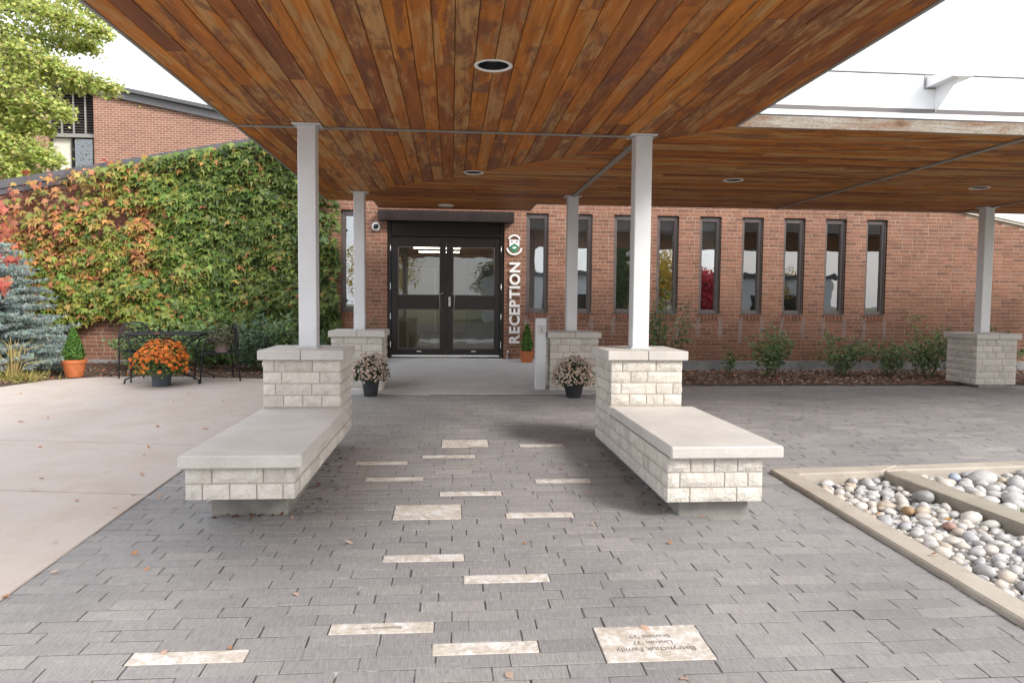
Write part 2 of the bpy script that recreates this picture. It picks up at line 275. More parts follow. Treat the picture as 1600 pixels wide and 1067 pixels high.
# ------------------------------------------------------------------ mesh helpers
def setp(o, label=None, cat=None, group=None, kind=None):
    for k, v in (('label', label), ('category', cat), ('group', group), ('kind', kind)):
        if v: o[k] = v
    return o
def link(name, me, m=None, parent=None, loc=None, rz=0.0):
    o = bpy.data.objects.new(name, me); col.objects.link(o)
    if m is not None and len(me.materials) == 0: me.materials.append(M[m] if isinstance(m, str) else m)
    if parent is not None: o.parent = parent
    if loc is not None: o.location = loc
    o.rotation_euler = (0, 0, rz)
    return o
def empty(name, loc=(0, 0, 0), rz=0.0, **k):
    o = bpy.data.objects.new(name, None); col.objects.link(o); o.location = loc; o.rotation_euler = (0, 0, rz); o.empty_display_size = 0.2
    return setp(o, **k)
class MB:
    def __init__(s): s.v = []; s.f = []; s.c = []; s.mi = []
    def add(s, vs, fs, c=None, mi=0):
        n = len(s.v); s.v += [tuple(v) for v in vs]; s.f += [tuple(i+n for i in f) for f in fs]; s.c += [c]*len(fs); s.mi += [mi]*len(fs)
        return s
    def box(s, x0, x1, y0, y1, z0, z1, c=None, mi=0):
        return s.add([(x0, y0, z0), (x1, y0, z0), (x1, y1, z0), (x0, y1, z0), (x0, y0, z1), (x1, y0, z1), (x1, y1, z1), (x0, y1, z1)],
              [(0, 3, 2, 1), (4, 5, 6, 7), (0, 1, 5, 4), (1, 2, 6, 5), (2, 3, 7, 6), (3, 0, 4, 7)], c, mi)
    def bbox(s, x0, x1, y0, y1, z0, z1, e=0.004, c=None, mi=0):       # chamfered box
        vs = []; idx = {}
        X = (x0, x1); Y = (y0, y1); Z = (z0, z1); sg = (1, -1)
        for i in (0, 1):
            for j in (0, 1):
                for k in (0, 1):
                    idx[i, j, k, 0] = len(vs); vs.append((X[i], Y[j]+sg[j]*e, Z[k]+sg[k]*e))
                    idx[i, j, k, 1] = len(vs); vs.append((X[i]+sg[i]*e, Y[j], Z[k]+sg[k]*e))
                    idx[i, j, k, 2] = len(vs); vs.append((X[i]+sg[i]*e, Y[j]+sg[j]*e, Z[k]))
        fs = []
        for i in (0, 1):
            q = [idx[i, 0, 0, 0], idx[i, 1, 0, 0], idx[i, 1, 1, 0], idx[i, 0, 1, 0]]; fs.append(q if i else q[::-1])
            q = [idx[0, i, 0, 1], idx[1, i, 0, 1], idx[1, i, 1, 1], idx[0, i, 1, 1]]; fs.append(q[::-1] if i else q)
            q = [idx[0, 0, i, 2], idx[1, 0, i, 2], idx[1, 1, i, 2], idx[0, 1, i, 2]]; fs.append(q if i else q[::-1])
        for j in (0, 1):
            for k in (0, 1):
                fs.append([idx[0, j, k, 1], idx[1, j, k, 1], idx[1, j, k, 2], idx[0, j, k, 2]])
                fs.append([idx[j, 0, k, 0], idx[j, 1, k, 0], idx[j, 1, k, 2], idx[j, 0, k, 2]])
                fs.append([idx[j, k, 0, 0], idx[j, k, 1, 0], idx[j, k, 1, 1], idx[j, k, 0, 1]])
        for i in (0, 1):
            for j in (0, 1):
                for k in (0, 1): fs.append([idx[i, j, k, 0], idx[i, j, k, 1], idx[i, j, k, 2]])
        return s.add(vs, fs, c, mi)
    def prism(s, poly, z0, z1, c=None, mi=0, bottom=True):
        n = len(poly); zf0 = z0 if callable(z0) else (lambda x, y: z0); zf1 = z1 if callable(z1) else (lambda x, y: z1)
        vs = [(x, y, zf0(x, y)) for x, y in poly] + [(x, y, zf1(x, y)) for x, y in poly]
        fs = [tuple(range(n, 2*n))] + [(i, (i+1) % n, n+(i+1) % n, n+i) for i in range(n)]
        if bottom: fs.append(tuple(range(n-1, -1, -1)))
        return s.add(vs, fs, c, mi)
    def tube(s, pts, r, n=6, c=None, mi=0, closed=False):
        pts = [Vector(p) for p in pts]; rr = r if isinstance(r, (list, tuple)) else [r]*len(pts); vs = []; fs = []
        prev = None
        for i, p in enumerate(pts):
            if closed: d = pts[(i+1) % len(pts)] - pts[i-1]
            else: d = pts[min(i+1, len(pts)-1)] - pts[max(i-1, 0)]
            d.normalize()
            a = (prev - d*prev.dot(d)) if prev is not None else d.orthogonal()
            if a.length < 1e-6: a = d.orthogonal()
            a.normalize(); prev = a; b = d.cross(a)
            for k in range(n):
                t = 2*math.pi*k/n; vs.append(p + (a*math.cos(t) + b*math.sin(t))*rr[i])
        m = len(pts)
        for i in range(m if closed else m-1):
            j = (i+1) % m
            for k in range(n): fs.append((i*n+k, i*n+(k+1) % n, j*n+(k+1) % n, j*n+k))
        if not closed: fs += [tuple(range(n-1, -1, -1)), tuple(range((m-1)*n, m*n))]
        return s.add(vs, fs, c, mi)
    def lathe(s, prof, n=20, center=(0, 0, 0), c=None, mi=0):
        vs = []; fs = []; cx, cy, cz = center
        for r, z in prof:
            for k in range(n):
                t = 2*math.pi*k/n; vs.append((cx+r*math.cos(t), cy+r*math.sin(t), cz+z))
        for i in range(len(prof)-1):
            for k in range(n): fs.append((i*n+k, i*n+(k+1) % n, (i+1)*n+(k+1) % n, (i+1)*n+k))
        return s.add(vs, fs, c, mi)
    def mesh(s, name, smooth=False):
        me = bpy.data.meshes.new(name); me.from_pydata(s.v, [], s.f)
        if any(c is not None for c in s.c):
            a = me.attributes.new('rnd', 'FLOAT', 'FACE'); a.data.foreach_set('value', [0.5 if c is None else c for c in s.c])
        if any(s.mi): me.polygons.foreach_set('material_index', s.mi)
        if smooth: me.polygons.foreach_set('use_smooth', [True]*len(me.polygons))
        me.update(); return me
    def build(s, name, m, parent=None, smooth=False, **k):
        return link(name, s.mesh(name, smooth), m, parent, **k)
def np_mesh(name, V, F, C=None, smooth=False):
    me = bpy.data.meshes.new(name); k = F.shape[1]; n = len(F)
    me.vertices.add(len(V)); me.vertices.foreach_set('co', np.ascontiguousarray(V, np.float32).ravel())
    me.loops.add(n*k); me.loops.foreach_set('vertex_index', np.ascontiguousarray(F, np.int32).ravel())
    me.polygons.add(n); me.polygons.foreach_set('loop_start', np.arange(0, n*k, k, dtype=np.int32))
    if smooth: me.polygons.foreach_set('use_smooth', np.ones(n, bool))
    me.update(calc_edges=True)
    if C is not None:
        a = me.attributes.new('Col', 'FLOAT_COLOR', 'FACE')
        a.data.foreach_set('color', np.concatenate([C, np.ones((n, 1))], 1).astype(np.float32).ravel())
    return me
def unit(a): return a/np.maximum(np.linalg.norm(a, axis=1, keepdims=True), 1e-9)
# leaf outlines: (x across, y along), fan from a centre vertex
def fan(outline, centre, sag):
    V = np.array([centre]+outline, float); n = len(outline)
    F = np.array([(0, i, i+1) for i in range(1, n)]+[(0, n, 1)])
    z = -sag*(V[:, 0]**2) - sag*0.6*(V[:, 1]-centre[1])**2
    return np.concatenate([V, z[:, None]], 1), F
IVY = fan([(0, -0.10), (0.24, -0.26), (0.22, -0.04), (0.60, 0.14), (0.36, 0.20), (0.42, 0.42), (0.17, 0.36), (0, 0.92), (-0.17, 0.36), (-0.42, 0.42), (-0.36, 0.20), (-0.60, 0.14), (-0.22, -0.04), (-0.24, -0.26)], (0, 0.14), 0.6)
OVAL = fan([(0, 0), (0.22, 0.28), (0.26, 0.55), (0, 1), (-0.26, 0.55), (-0.22, 0.28)], (0, 0.45), 0.6)
FANL = fan([(0, 0), (0.42, 0.55), (0.28, 0.85), (0, 0.78), (-0.28, 0.85), (-0.42, 0.55)], (0, 0.5), 0.3)
BLADE = (np.array([(-0.05, 0, 0), (0.05, 0, 0), (0, 1, 0.05)], float), np.array([(0, 1, 2)]))
FLOWER = fan([(0.5*math.cos(t)*(1 if i % 2 == 0 else 0.62), 0.5*math.sin(t)*(1 if i % 2 == 0 else 0.62)) for i, t in enumerate(np.linspace(0, 2*math.pi, 12, endpoint=False))], (0, 0), 0.7)
CHIP = (np.array([(-0.5, -0.14, 0), (0.5, -0.10, 0), (0.46, 0.12, 0), (-0.48, 0.14, 0)], float), np.array([(0, 1, 2), (0, 2, 3)]))
def leaf_cloud(name, tmpl, P, nrm, tip, s, C, m='leaf', parent=None):
    V, F = tmpl; n = len(P); z = unit(nrm); y = tip - z*np.sum(tip*z, 1, keepdims=True); y = unit(y); x = np.cross(y, z)
    s = np.broadcast_to(np.asarray(s, float).ravel(), (n,)).reshape(n, 1, 1)
    W = P[:, None, :] + s*(V[None, :, 0:1]*x[:, None, :] + V[None, :, 1:2]*y[:, None, :] + V[None, :, 2:3]*z[:, None, :])
    k = len(V); FF = (F[None, :, :] + (np.arange(n)*k)[:, None, None]).reshape(-1, 3)
    me = np_mesh(name, W.reshape(-1, 3), FF, np.repeat(np.clip(C, 0, 1), len(F), 0))
    return link(name, me, m, parent)
def rdir(n): return unit(rng.normal(size=(n, 3)))
def jitter(c, n, s=0.2): return np.array(c)[None, :]*(1+rng.normal(size=(n, 1))*s)*(1+rng.normal(size=(n, 3))*s*0.3)

G = lambda x, y: 0.03*y                                      # the paving climbs 3 % towards the door

# ================================================================== SETTING: ground
prof = [(-400, -0.35), (-9, -0.35), (0, -0.08), (13, 0.29), (14, 0.30), (400, 0.30)]
b = MB()
for (ya, za), (yb, zb) in zip(prof, prof[1:]):
    b.add([(-400, ya, za), (400, ya, za), (400, yb, zb), (-400, yb, zb)], [(0, 1, 2, 3)])
setp(b.build('ground', 'lawn_grass'), kind='structure', label='grass ground all around the building')
b = MB(); b.prism([(-14, -9.15), (14, -9.15), (14, -2.02), (-14, -2.02)], lambda x, y: -.5, lambda x, y: -.335+(y+9.15)*.038); setp(b.build('forecourt', 'pad_concrete'), kind='structure', label='concrete forecourt behind the viewer')
b = MB(); b.add([(-40, -30, -0.342), (60, -30, -0.342), (60, -9.2, -0.342), (-40, -9.2, -0.342)], [(0, 1, 2, 3)])
setp(b.build('road', 'asphalt'), kind='structure', label='asphalt drop-off road behind the viewer')

# ---- paving
ROW = 0.0985; Y0 = 2.765; LEN = 0.302; XL = -2.11
stones = [  # name, x0, x1, first row, rows
 (-1.283, -0.825, 1, 1), (-0.075, 0.367, 1, 1), (-0.525, -0.075, 3, 1), (0.630, 1.085, 0, 3), (0.067, 0.506, 8, 1), (-0.368, 0.072, 11, 1),
 (0.357, 0.800, 18, 1), (-0.372, 0.067, 18, 3), (-0.080, 0.362, 23, 1), (0.642, 1.070, 26, 1), (-0.654, -0.212, 27, 1), (-0.791, -0.36, 32, 1),
 (-0.251, 0.210, 34, 1), (0.631, 1.044, 38, 1), (-0.087, 0.344, 38, 3)]
pave = empty('paving', (0, 0, 0), kind='structure', label='grey brick paving running up to the entrance')
b = MB(); zf = lambda x, y: G(x, y) - 0.0032
b.prism([(XL, -2.0), (2.56, -2.0), (2.56, 5.52), (5.0, 5.74), (13, 6.2), (13, 10.33), (2.2, 10.33), (2.2, 9.52), (XL, 9.52)], lambda x, y: G(x, y)-0.12, zf)
setp(b.build('sand_bed', 'joint', pave), label='sandy joints between the grey pavers')
def x_limit(y):                     # right-hand end of a row
    return 2.555 if y < 5.50 else 12.9
def y_ok(x, y):
    if x > 2.56 and y < 5.50 + (x-2.56)*0.085: return False
    if y > 9.46 and x < 2.22: return False
    return True
variants = {}
def paver_mesh(ln, v):
    key = (round(ln, 3), v)
    if key not in variants:
        rr = random.Random(hash(key) & 0xffff)
        q = MB(); q.bbox(-ln/2, ln/2, -0.0466, 0.0466, -0.03, 0.0, 0.0016, c=rr.random())
        q.v = [(x+rr.uniform(-.0009, .0009), y+rr.uniform(-.0009, .0009), z+rr.uniform(-.0006, .0006)) for x, y, z in q.v]
        variants[key] = q.mesh('paver')
    return variants[key]
cands = []
for k in range(-48, 76):
    yc = Y0 + (k+0.5)*ROW
    spans = [(s[0]-0.004, s[1]+0.004) for s in stones if s[2] <= k < s[2]+s[3]]
    segs = []; x = XL + 0.006; spans.sort()
    for a, c in spans: segs.append((x, a)); x = c
    segs.append((x, x_limit(yc)))
    for a, c in segs:
        off = ((k*0.151) % LEN) if k % 3 else ((k*0.151+0.07) % LEN)
        x = a; first = LEN - off if a < XL+0.01 else random.choice([0.15, 0.22, LEN, LEN])
        if first < 0.08: first += LEN
        while x < c - 0.02:
            ln = first if x == a else LEN + random.uniform(-.003, .003)
            if c - (x+ln) < 0.09: ln = c - x
            ln = min(ln, c-x)
            if y_ok(x+ln/2, yc): cands.append((x+ln/2, yc, ln))
            x += ln
def scr(x, y):                      # how large a thing shows: only nearer ones in view matter
    return y if (y > 2.55 and abs(x-0.08*y) < 0.73*y+0.1) else 99
cands.sort(key=lambda c: scr(c[0], c[1]))
rest = MB(); GAP = 0.0042
tilt = math.atan(0.03)
for i, (x, y, ln) in enumerate(cands):
    w = round(ln-GAP, 2) if abs(ln-LEN) > 0.004 else 0.2955
    if i < 298:
        o = link('paver', paver_mesh(w, random.randrange(14)), 'paver', pave, (x+random.uniform(-.0014, .0014), y+random.uniform(-.0012, .0012), G(x, y)+random.uniform(-.0018, .0018)))
        o.rotation_euler = (tilt+random.uniform(-.012, .012), random.uniform(-.006, .006), random.uniform(-.005, .005))
    else:
        dz = random.uniform(-.0018, .0018); w2 = ln-GAP; q = random.uniform(-.0015, .0015); rn = random.random()
        x0, x1, y0, y1 = x-w2/2, x+w2/2, y-.0464, y+.0464; e = .0016; zt = [G(0, y0)+dz+q, G(0, y1)+dz-q]
        rest.add([(x0+e, y0+e, zt[0]), (x1-e, y0+e, zt[0]), (x1-e, y1-e, zt[1]), (x0+e, y1-e, zt[1]), (x0, y0, zt[0]-e), (x1, y0, zt[0]-e), (x1, y1, zt[1]-e), (x0, y1, zt[1]-e),
                  (x0, y0, zt[0]-.02), (x1, y0, zt[0]-.02), (x1, y1, zt[1]-.02), (x0, y1, zt[1]-.02)],
                 [(0, 1, 2, 3), (4, 5, 1, 0), (5, 6, 2, 1), (6, 7, 3, 2), (7, 4, 0, 3), (8, 9, 5, 4), (9, 10, 6, 5), (10, 11, 7, 6), (11, 8, 4, 7)], rn)
setp(rest.build('paver_field', 'paver', pave), kind='stuff', label='the smaller grey pavers farther off')
def text_mesh(body, size, extrude=0.0, offset=0.0, align='CENTER'):
    cu = bpy.data.curves.new('t', 'FONT'); cu.body = body; cu.size = size; cu.extrude = extrude; cu.offset = offset; cu.align_x = align; cu.resolution_u = 3
    o = bpy.data.objects.new('t', cu); col.objects.link(o); dg = bpy.context.evaluated_depsgraph_get()
    me = bpy.data.meshes.new_from_object(o.evaluated_get(dg)); bpy.data.objects.remove(o); bpy.data.curves.remove(cu); me.materials.clear(); return me
for i, (x0, x1, k, n) in enumerate(stones):
    ya = Y0 + k*ROW + .002; yb = Y0 + (k+n)*ROW - .002; yc = (ya+yb)/2; xc = (x0+x1)/2
    q = MB(); q.bbox(x0-xc, x1-xc, ya-yc, yb-yc, -0.03, 0.001, 0.003)
    st = q.build('inlay_stone', 'inlay', pave, loc=(xc, yc, G(0, yc))); st.rotation_euler = (tilt, 0, 0)
    lines = {3: [("Batrynchuk Family", .046, -.055), ("Lincoln '37", .040, 0.0), ("Scarlett '39", .040, .052)], 2: [("Shawntelly '10", .030, 0.0)]}.get(i)
    if lines:
        for body, size, dy in lines:
            me = text_mesh(body, size, offset=0.0004); o = link('engraving', me, 'engrave', st, (0.0, dy - .0 + size*.3, 0.0016)); o.rotation_euler = (0, 0, math.pi)

# ---- concrete walk on the left, door pad
walk = empty('concrete_walk', (0, 0, 0), kind='structure', label='pale concrete walk left of the paving')
JS = -0.15
def jy(y, x): return y + JS*(x+2.06)
edges = [-2.0, 2.1, 5.14, 6.62, 8.08]
mulch_edge = [(-9.5, 8.3), (-6.75, 9.3), (-6.1, 10.2), (-5.85, 10.85), (-5.3, 11.2), (-4.6, 11.3), (-2.93, 11.05), (-2.115, 10.95)]
for i in range(len(edges)):
    q = MB(); g = 0.0065
    if i < len(edges)-1: poly = [(-2.115, edges[i]+g), (-2.115, edges[i+1]-g), (-9.5, jy(edges[i+1], -9.5)-g), (-9.5, jy(edges[i], -9.5)+g)][::-1]
    else: poly = [(-2.115, edges[i]+g)] + mulch_edge[::-1][0:1] + mulch_edge[::-1][1:-1] + [(-9.0, jy(edges[i], -9.0)+g)]
    # chamfered edge
    cx = sum(p[0] for p in poly)/len(poly); cy = sum(p[1] for p in poly)/len(poly)
    inn = [(x+(cx-x)/max(abs(cx-x), abs(cy-y))*0.006, y+(cy-y)/max(abs(cx-x), abs(cy-y))*0.006) for x, y in poly]
    area = sum(poly[j][0]*poly[(j+1) % len(poly)][1]-poly[(j+1) % len(poly)][0]*poly[j][1] for j in range(len(poly)))
    if area < 0: poly = poly[::-1]; inn = inn[::-1]
    n = len(poly); vs = [(x, y, G(x, y)+.004) for x, y in inn] + [(x, y, G(x, y)-.003) for x, y in poly] + [(x, y, G(x, y)-.1) for x, y in poly]
    q.add(vs, [tuple(range(n))] + [(n+j, n+(j+1) % n, (j+1) % n, j) for j in range(n)] + [(2*n+j, 2*n+(j+1) % n, n+(j+1) % n, n+j) for j in range(n)])
    q.build('concrete_slab', 'walk_concrete', walk)
q = MB(); q.prism([(-9.5, -2), (-2.12, -2), (-2.12, 10.9), (-9.5, 8.3)], lambda x, y: G(x, y)-.12, lambda x, y: G(x, y)-.02)
setp(q.build('joint_fill', 'joint', walk), label='dirt in the joints of the concrete walk')
PADZ = lambda x, y: 0.292 + (y-9.53)*0.0675
q = MB(); q.prism([(-1.75, 9.53), (2.17, 9.53), (2.17, 12.72), (-1.75, 12.72)], 0.1, PADZ)
setp(q.build('entrance_pad', 'pad_concrete'), kind='structure', label='smooth concrete pad in front of the glass doors')
# ---- planting beds
def bed(name, poly, zfn, n, label):
    q = MB(); q.prism(poly, lambda x, y: 0.0, zfn); o = setp(q.build(name, 'mulch'), kind='structure', label=label)
    xs = [p[0] for p in poly]; ys = [p[1] for p in poly]; pts = []
    def inside(x, y):
        r = False; j = len(poly)-1
        for i in range(len(poly)):
            if (poly[i][1] > y) != (poly[j][1] > y) and x < (poly[j][0]-poly[i][0])*(y-poly[i][1])/(poly[j][1]-poly[i][1])+poly[i][0]: r = not r
            j = i
        return r
    while len(pts) < n:
        x, y = random.uniform(min(xs), max(xs)), random.uniform(min(ys), max(ys))
        if inside(x, y): pts.append((x, y, zfn(x, y)+random.uniform(.003, .03)))
    P = np.array(pts); nr = unit(rng.normal(size=(n, 3))*0.45+np.array([0, -0.15, 1])); tp = rdir(n); tp[:, 2] *= 0.3
    pal = np.array([(0.17, 0.105, 0.075), (0.26, 0.17, 0.125), (0.09, 0.05, 0.035), (0.34, 0.25, 0.19), (0.21, 0.11, 0.065)])
    C = pal[rng.integers(0, 5, n)]*(1+rng.normal(size=(n, 1))*.2)
    lf = rng.random(n) < (0.10 if 'left' in name or 'ivy' in label else 0.02); C[lf] = np.array([(0.36, 0.10, 0.04)])*(1+rng.normal(size=(lf.sum(), 1))*.3)
    c = leaf_cloud('wood_chips', CHIP, P, nr, np.cross(nr, tp), rng.uniform(.03, .085, n), C, 'chip', o); setp(c, kind='stuff')
    return o
bed('mulch_bed', [(2.175, 10.335), (13, 10.335), (13, 12.72), (2.175, 12.72)], lambda x, y: 0.315-(y-10.33)*0.006, 9000, 'brown wood mulch bed along the windowed wall')
bed('mulch_bed', mulch_edge + [(-1.755, 10.95), (-1.755, 12.72), (-12, 12.72), (-12, 8.3)], lambda x, y: 0.332+max(0, (y-11.2))*0.06 if x > -6 else 0.33+max(0, y-11.2)*0.06-max(0, 10.2-y)*0.03, 6500, 'leaf-littered mulch bed under the ivy wall')

# ---- pebble beds with concrete kerbs
def kerb(poly, m, lbl, top=0.035):
    q = MB(); cx = sum(p[0] for p in poly)/len(poly); cy = sum(p[1] for p in poly)/len(poly); n = len(poly)
    inn = []
    for i in range(n):
        p0 = Vector(poly[i-1]); p = Vector(poly[i]); p2 = Vector(poly[(i+1) % n]); d1 = (p0-p).normalized(); d2 = (p2-p).normalized()
        inn.append(tuple(p + (d1+d2)*0.012))
    vs = [(x, y, G(x, y)+top) for x, y in inn] + [(x, y, G(x, y)+top-.010) for x, y in poly] + [(x, y, G(x, y)-.2) for x, y in poly]
    q.add(vs, [tuple(range(n))] + [(n+j, n+(j+1) % n, (j+1) % n, j) for j in range(n)] + [(2*n+j, 2*n+(j+1) % n, n+(j+1) % n, n+j) for j in range(n)])
    return setp(q.build('kerb', m), label=lbl, cat='kerb')
kerb([(2.565, -1.5), (2.725, -1.5), (2.725, 5.365), (2.565, 5.525)], 'kerb_concrete', 'tan concrete kerb running towards the viewer beside the pebble bed')
kerb([(2.573, 5.529), (2.733, 5.369), (3.44, 5.425), (3.70, 5.60)], 'kerb_concrete', 'short tan kerb joining across the back of the pebble bed')
kerb([(3.708, 5.605), (3.50, 5.445), (6.2, 5.62), (6.2, 5.80)], 'kerb_concrete', 'tan kerb between the far paving and the large round stones')
kerb([(3.455, 5.40), (3.60, 4.147), (4.05, 0.9), (4.23, 0.9), (3.80, 4.147), (3.66, 5.45)], 'old_kerb_concrete', 'weathered grey kerb dividing the two pebble beds')
q = MB(); q.prism([(2.6, -1.5), (6.2, -1.5), (6.2, 5.6), (2.6, 5.4)], lambda x, y: G(x, y)-.2, lambda x, y: G(x, y)-.075)
setp(q.build('bed_soil', 'soil'), kind='structure', label='dark soil under the river stones')
def peb_mesh(seed, sub=2):
    bm = bmesh.new(); bmesh.ops.create_icosphere(bm, subdivisions=sub, radius=1); rr = random.Random(seed)
    d = [(Vector((rr.gauss(0, 1), rr.gauss(0, 1), rr.gauss(0, 1))).normalized(), rr.uniform(-.24, .14), rr.uniform(1.2, 5)) for _ in range(10)]
    for v in bm.verts:
        k = 1.0
        for a, s, p in d: k += s*max(0, a.dot(v.co.normalized()))**p
        v.co *= k
    me = bpy.data.meshes.new('river_stone'); bm.to_mesh(me); bm.free(); me.polygons.foreach_set('use_smooth', [True]*len(me.polygons)); return me
pebs = [peb_mesh(s) for s in range(12)]
placed = []
def in_A(x, y):
    if y > 4.147: xr = 3.455+(5.40-y)*0.1157
    else: xr = 3.60+(4.147-y)*0.1386
    return 2.735 < x < xr-.005 and y < 5.36 + (x-2.73)*0.08
def in_B(x, y):
    xl = 3.80+(4.147-y)*0.1386 if y < 4.147 else 3.66+(5.45-y)*0.1074
    return xl+.01 < x < 4.65 + (y-4.6)*0.5 and 4.55 + (x-3.75)*0.25 < y < 5.44+(x-3.5)*0.065
def try_place(fn, box, rmin, rmax, count, k, zoff):
    n = 0; t = 0
    while n < count and t < 60000:
        t += 1; r = rmin + (rmax-rmin)*random.random()**1.7
        x, y = random.uniform(box[0], box[1]), random.uniform(box[2], box[3])
        if not (fn(x-r*.75, y) and fn(x+r*.75, y) and fn(x, y+r*.6)): continue
        if any((x-px)**2+(y-py)**2 < (k*(r+pr))**2 for px, py, pr, _ in placed): continue
        placed.append((x, y, r, zoff)); n += 1
specials = [(3.545-.13, 4.86, .088, 'pebble_grey', 'largest dark grey oval river stone against the dividing kerb'), (3.12, 4.60, .050, 'pebble_brown', 'brown wedge-shaped river stone in the pebble bed'),
            (3.20, 4.30, .050, 'pebble_pink', 'pinkish blocky river stone in the pebble bed'), (4.02, 5.36, .062, 'pebble_blue', 'bluish river stone near the back kerb'), (4.35, 4.90, .060, 'pebble_green', 'greenish grey river stone beside the grass')]
placed += [(x, y, r, 0) for x, y, r, _, _ in specials]
try_place(in_A, (2.7, 4.0, 2.3, 5.5), .034, .066, 230, .78, 0)
try_place(in_B, (3.6, 5.3, 4.4, 5.7), .05, .098, 42, .80, 0.01)
try_place(in_A, (2.7, 4.0, 2.3, 5.5), .020, .034, 420, .72, -.008)
try_place(in_B, (3.6, 5.3, 4.4, 5.7), .028, .05, 60, .74, 0)
def vis(p): return (abs(p[0]-0.08*p[1]) < 0.73*p[1]+.05)
order = sorted(range(5, len(placed)), key=lambda i: -(placed[i][2]/max(1, placed[i][1])) if vis(placed[i]) else 0)
small = MB(); pv = [([tuple(v.co) for v in m.vertices], [tuple(p.vertices) for p in m.polygons]) for m in [peb_mesh(s+50, 1) for s in range(5)]]
def peb_obj(x, y, r, zo, m):
    me = random.choice(pebs)
    if m != 'pebble': me = me.copy(); me.materials.clear()
    o = link('river_stone', me, m, None, (x, y, G(x, y)-.052+r*.42+zo)); e = random.uniform(.78, 1.0)
    o.scale = (r*random.uniform(1.0, 1.3), r*e, r*random.uniform(.58, .80)); o.rotation_euler = (random.uniform(-.3, .3), random.uniform(-.3, .3), random.uniform(0, 6.28)); return o
for i, (x, y, r, m, l) in enumerate(specials): setp(peb_obj(x, y, r, 0.012, m), l, 'stone')
for n, i in enumerate(order):
    x, y, r, zo = placed[i]
    if n < 290: setp(peb_obj(x, y, r, zo, 'pebble'), 'smooth pale river stone among many alike inside the kerbed pebble beds', 'stone', 'pale river stones in the kerbed beds')
    else:
        V, F = random.choice(pv); a = random.uniform(0, 6.28); c, s_ = math.cos(a), math.sin(a); sx, sy, sz = r*1.15, r*.9, r*.7
        small.add([(x+c*v[0]*sx-s_*v[1]*sy, y+s_*v[0]*sx+c*v[1]*sy, G(x, y)-.052+r*.42+zo+v[2]*sz) for v in V], F, random.random())
for _ in range(5200):              # small under-layer filling the gaps
    x, y = random.uniform(2.74, 5.2), random.uniform(2.2, 5.5)
    if not (in_A(x, y) or in_B(x, y)): continue
    r = random.uniform(.018, .034); V, F = random.choice(pv); a = random.uniform(0, 6.28); c, s_ = math.cos(a), math.sin(a)
    small.add([(x+c*v[0]*r*1.2-s_*v[1]*r, y+s_*v[0]*r*1.2+c*v[1]*r, G(x, y)-.06+v[2]*r*.7) for v in V], F, random.random())
setp(small.build('small_river_stones', 'pebble', smooth=True), kind='stuff', label='small pale river stones filling between the larger ones')
def grass_patch(x0, x1, y0, y1, n, h, zf, label, cols=((.13, .21, .05), (.22, .27, .08))):
    P = np.stack([rng.uniform(x0, x1, n), rng.uniform(y0, y1, n), np.zeros(n)], 1); P[:, 2] = [zf(p[0], p[1]) for p in P]
    tp = unit(rng.normal(size=(n, 3))*.45+np.array([0, 0, 1.0])); nr = rdir(n); cc = np.array(cols)
    C = cc[0]+(cc[1]-cc[0])*rng.random((n, 1))
    return setp(leaf_cloud('grass', BLADE, P, nr, tp, rng.uniform(.6, 1.2, n)*h, C, 'leaf'), kind='stuff', label=label)
q = MB(); q.prism([(4.3, 0.9), (6.2, 0.9), (6.2, 5.58), (5.05, 5.5), (4.6, 4.75), (3.83, 4.52), (3.87, 4.1)], 0.0, lambda x, y: G(x, y)-.035)
setp(q.build('lawn_patch', 'lawn_grass'), kind='structure', label='small lawn beyond the dividing kerb')
grass_patch(3.86, 4.9, 3.4, 4.6, 2600, .07, lambda x, y: G(x, y)-.035, 'tufts of green grass at the edge of the stone bed')
grass_patch(4.75, 5.6, 4.8, 5.5, 1800, .06, lambda x, y: G(x, y)-.035, 'dry grass beyond the large round stones')

# ================================================================== STONE BENCHES AND PEDESTALS
CH = 0.0975; CAPB = 1.03; CAPT = 1.112
def block(parent, axis, sgn, a0, a1, pos_, z0, z1, depth):
    """split-faced stone: a0..a1 along the wall, pos_ the outer plane, sgn outward direction"""
    g = .0045; a0 += g; a1 -= g; z0 += g; z1 -= g; ln = a1-a0; nu = max(3, int(round(ln/.05))); nw = 3
    V = []; F = []; ph = random.uniform(0, 99); bulge = random.uniform(.004, .011); tl = random.uniform(-.005, .005); tz = random.uniform(-.004, .004)
    for j in range(nw+1):
        for i in range(nu+1):
            u = i/nu; w = j/nw; edge = min(u*ln, (1-u)*ln, w*(z1-z0), (1-w)*(z1-z0))
            d = 0.0 if edge < 1e-6 else bulge + random.uniform(-.0045, .0045) + tl*(u-.5)*2 + tz*(w-.5)*2
            V.append((a0+u*ln, d, z0+w*(z1-z0)))
    nf = len(V)
    for j in range(nw):
        for i in range(nu): q = j*(nu+1)+i; F.append((q, q+1, q+nu+2, q+nu+1))
    per = [i for i in range(nu+1)] + [j*(nu+1)+nu for j in range(1, nw+1)] + [nw*(nu+1)+i for i in range(nu-1, -1, -1)] + [j*(nu+1) for j in range(nw-1, 0, -1)]
    for i in per: V.append((V[i][0], -depth, V[i][2]))
    n = len(per)
    for i in range(n): F.append((per[i], nf+i, nf+(i+1) % n, per[(i+1) % n]))
    W = [((a, pos_+sgn*d, z) if axis == 'x' else (pos_+sgn*d, a, z)) for a, d, z in V]
    if (axis == 'x') == (sgn > 0): F = [f[::-1] for f in F]
    q = MB(); q.add(W, F, random.random()); return q.build('block', 'lime', parent)
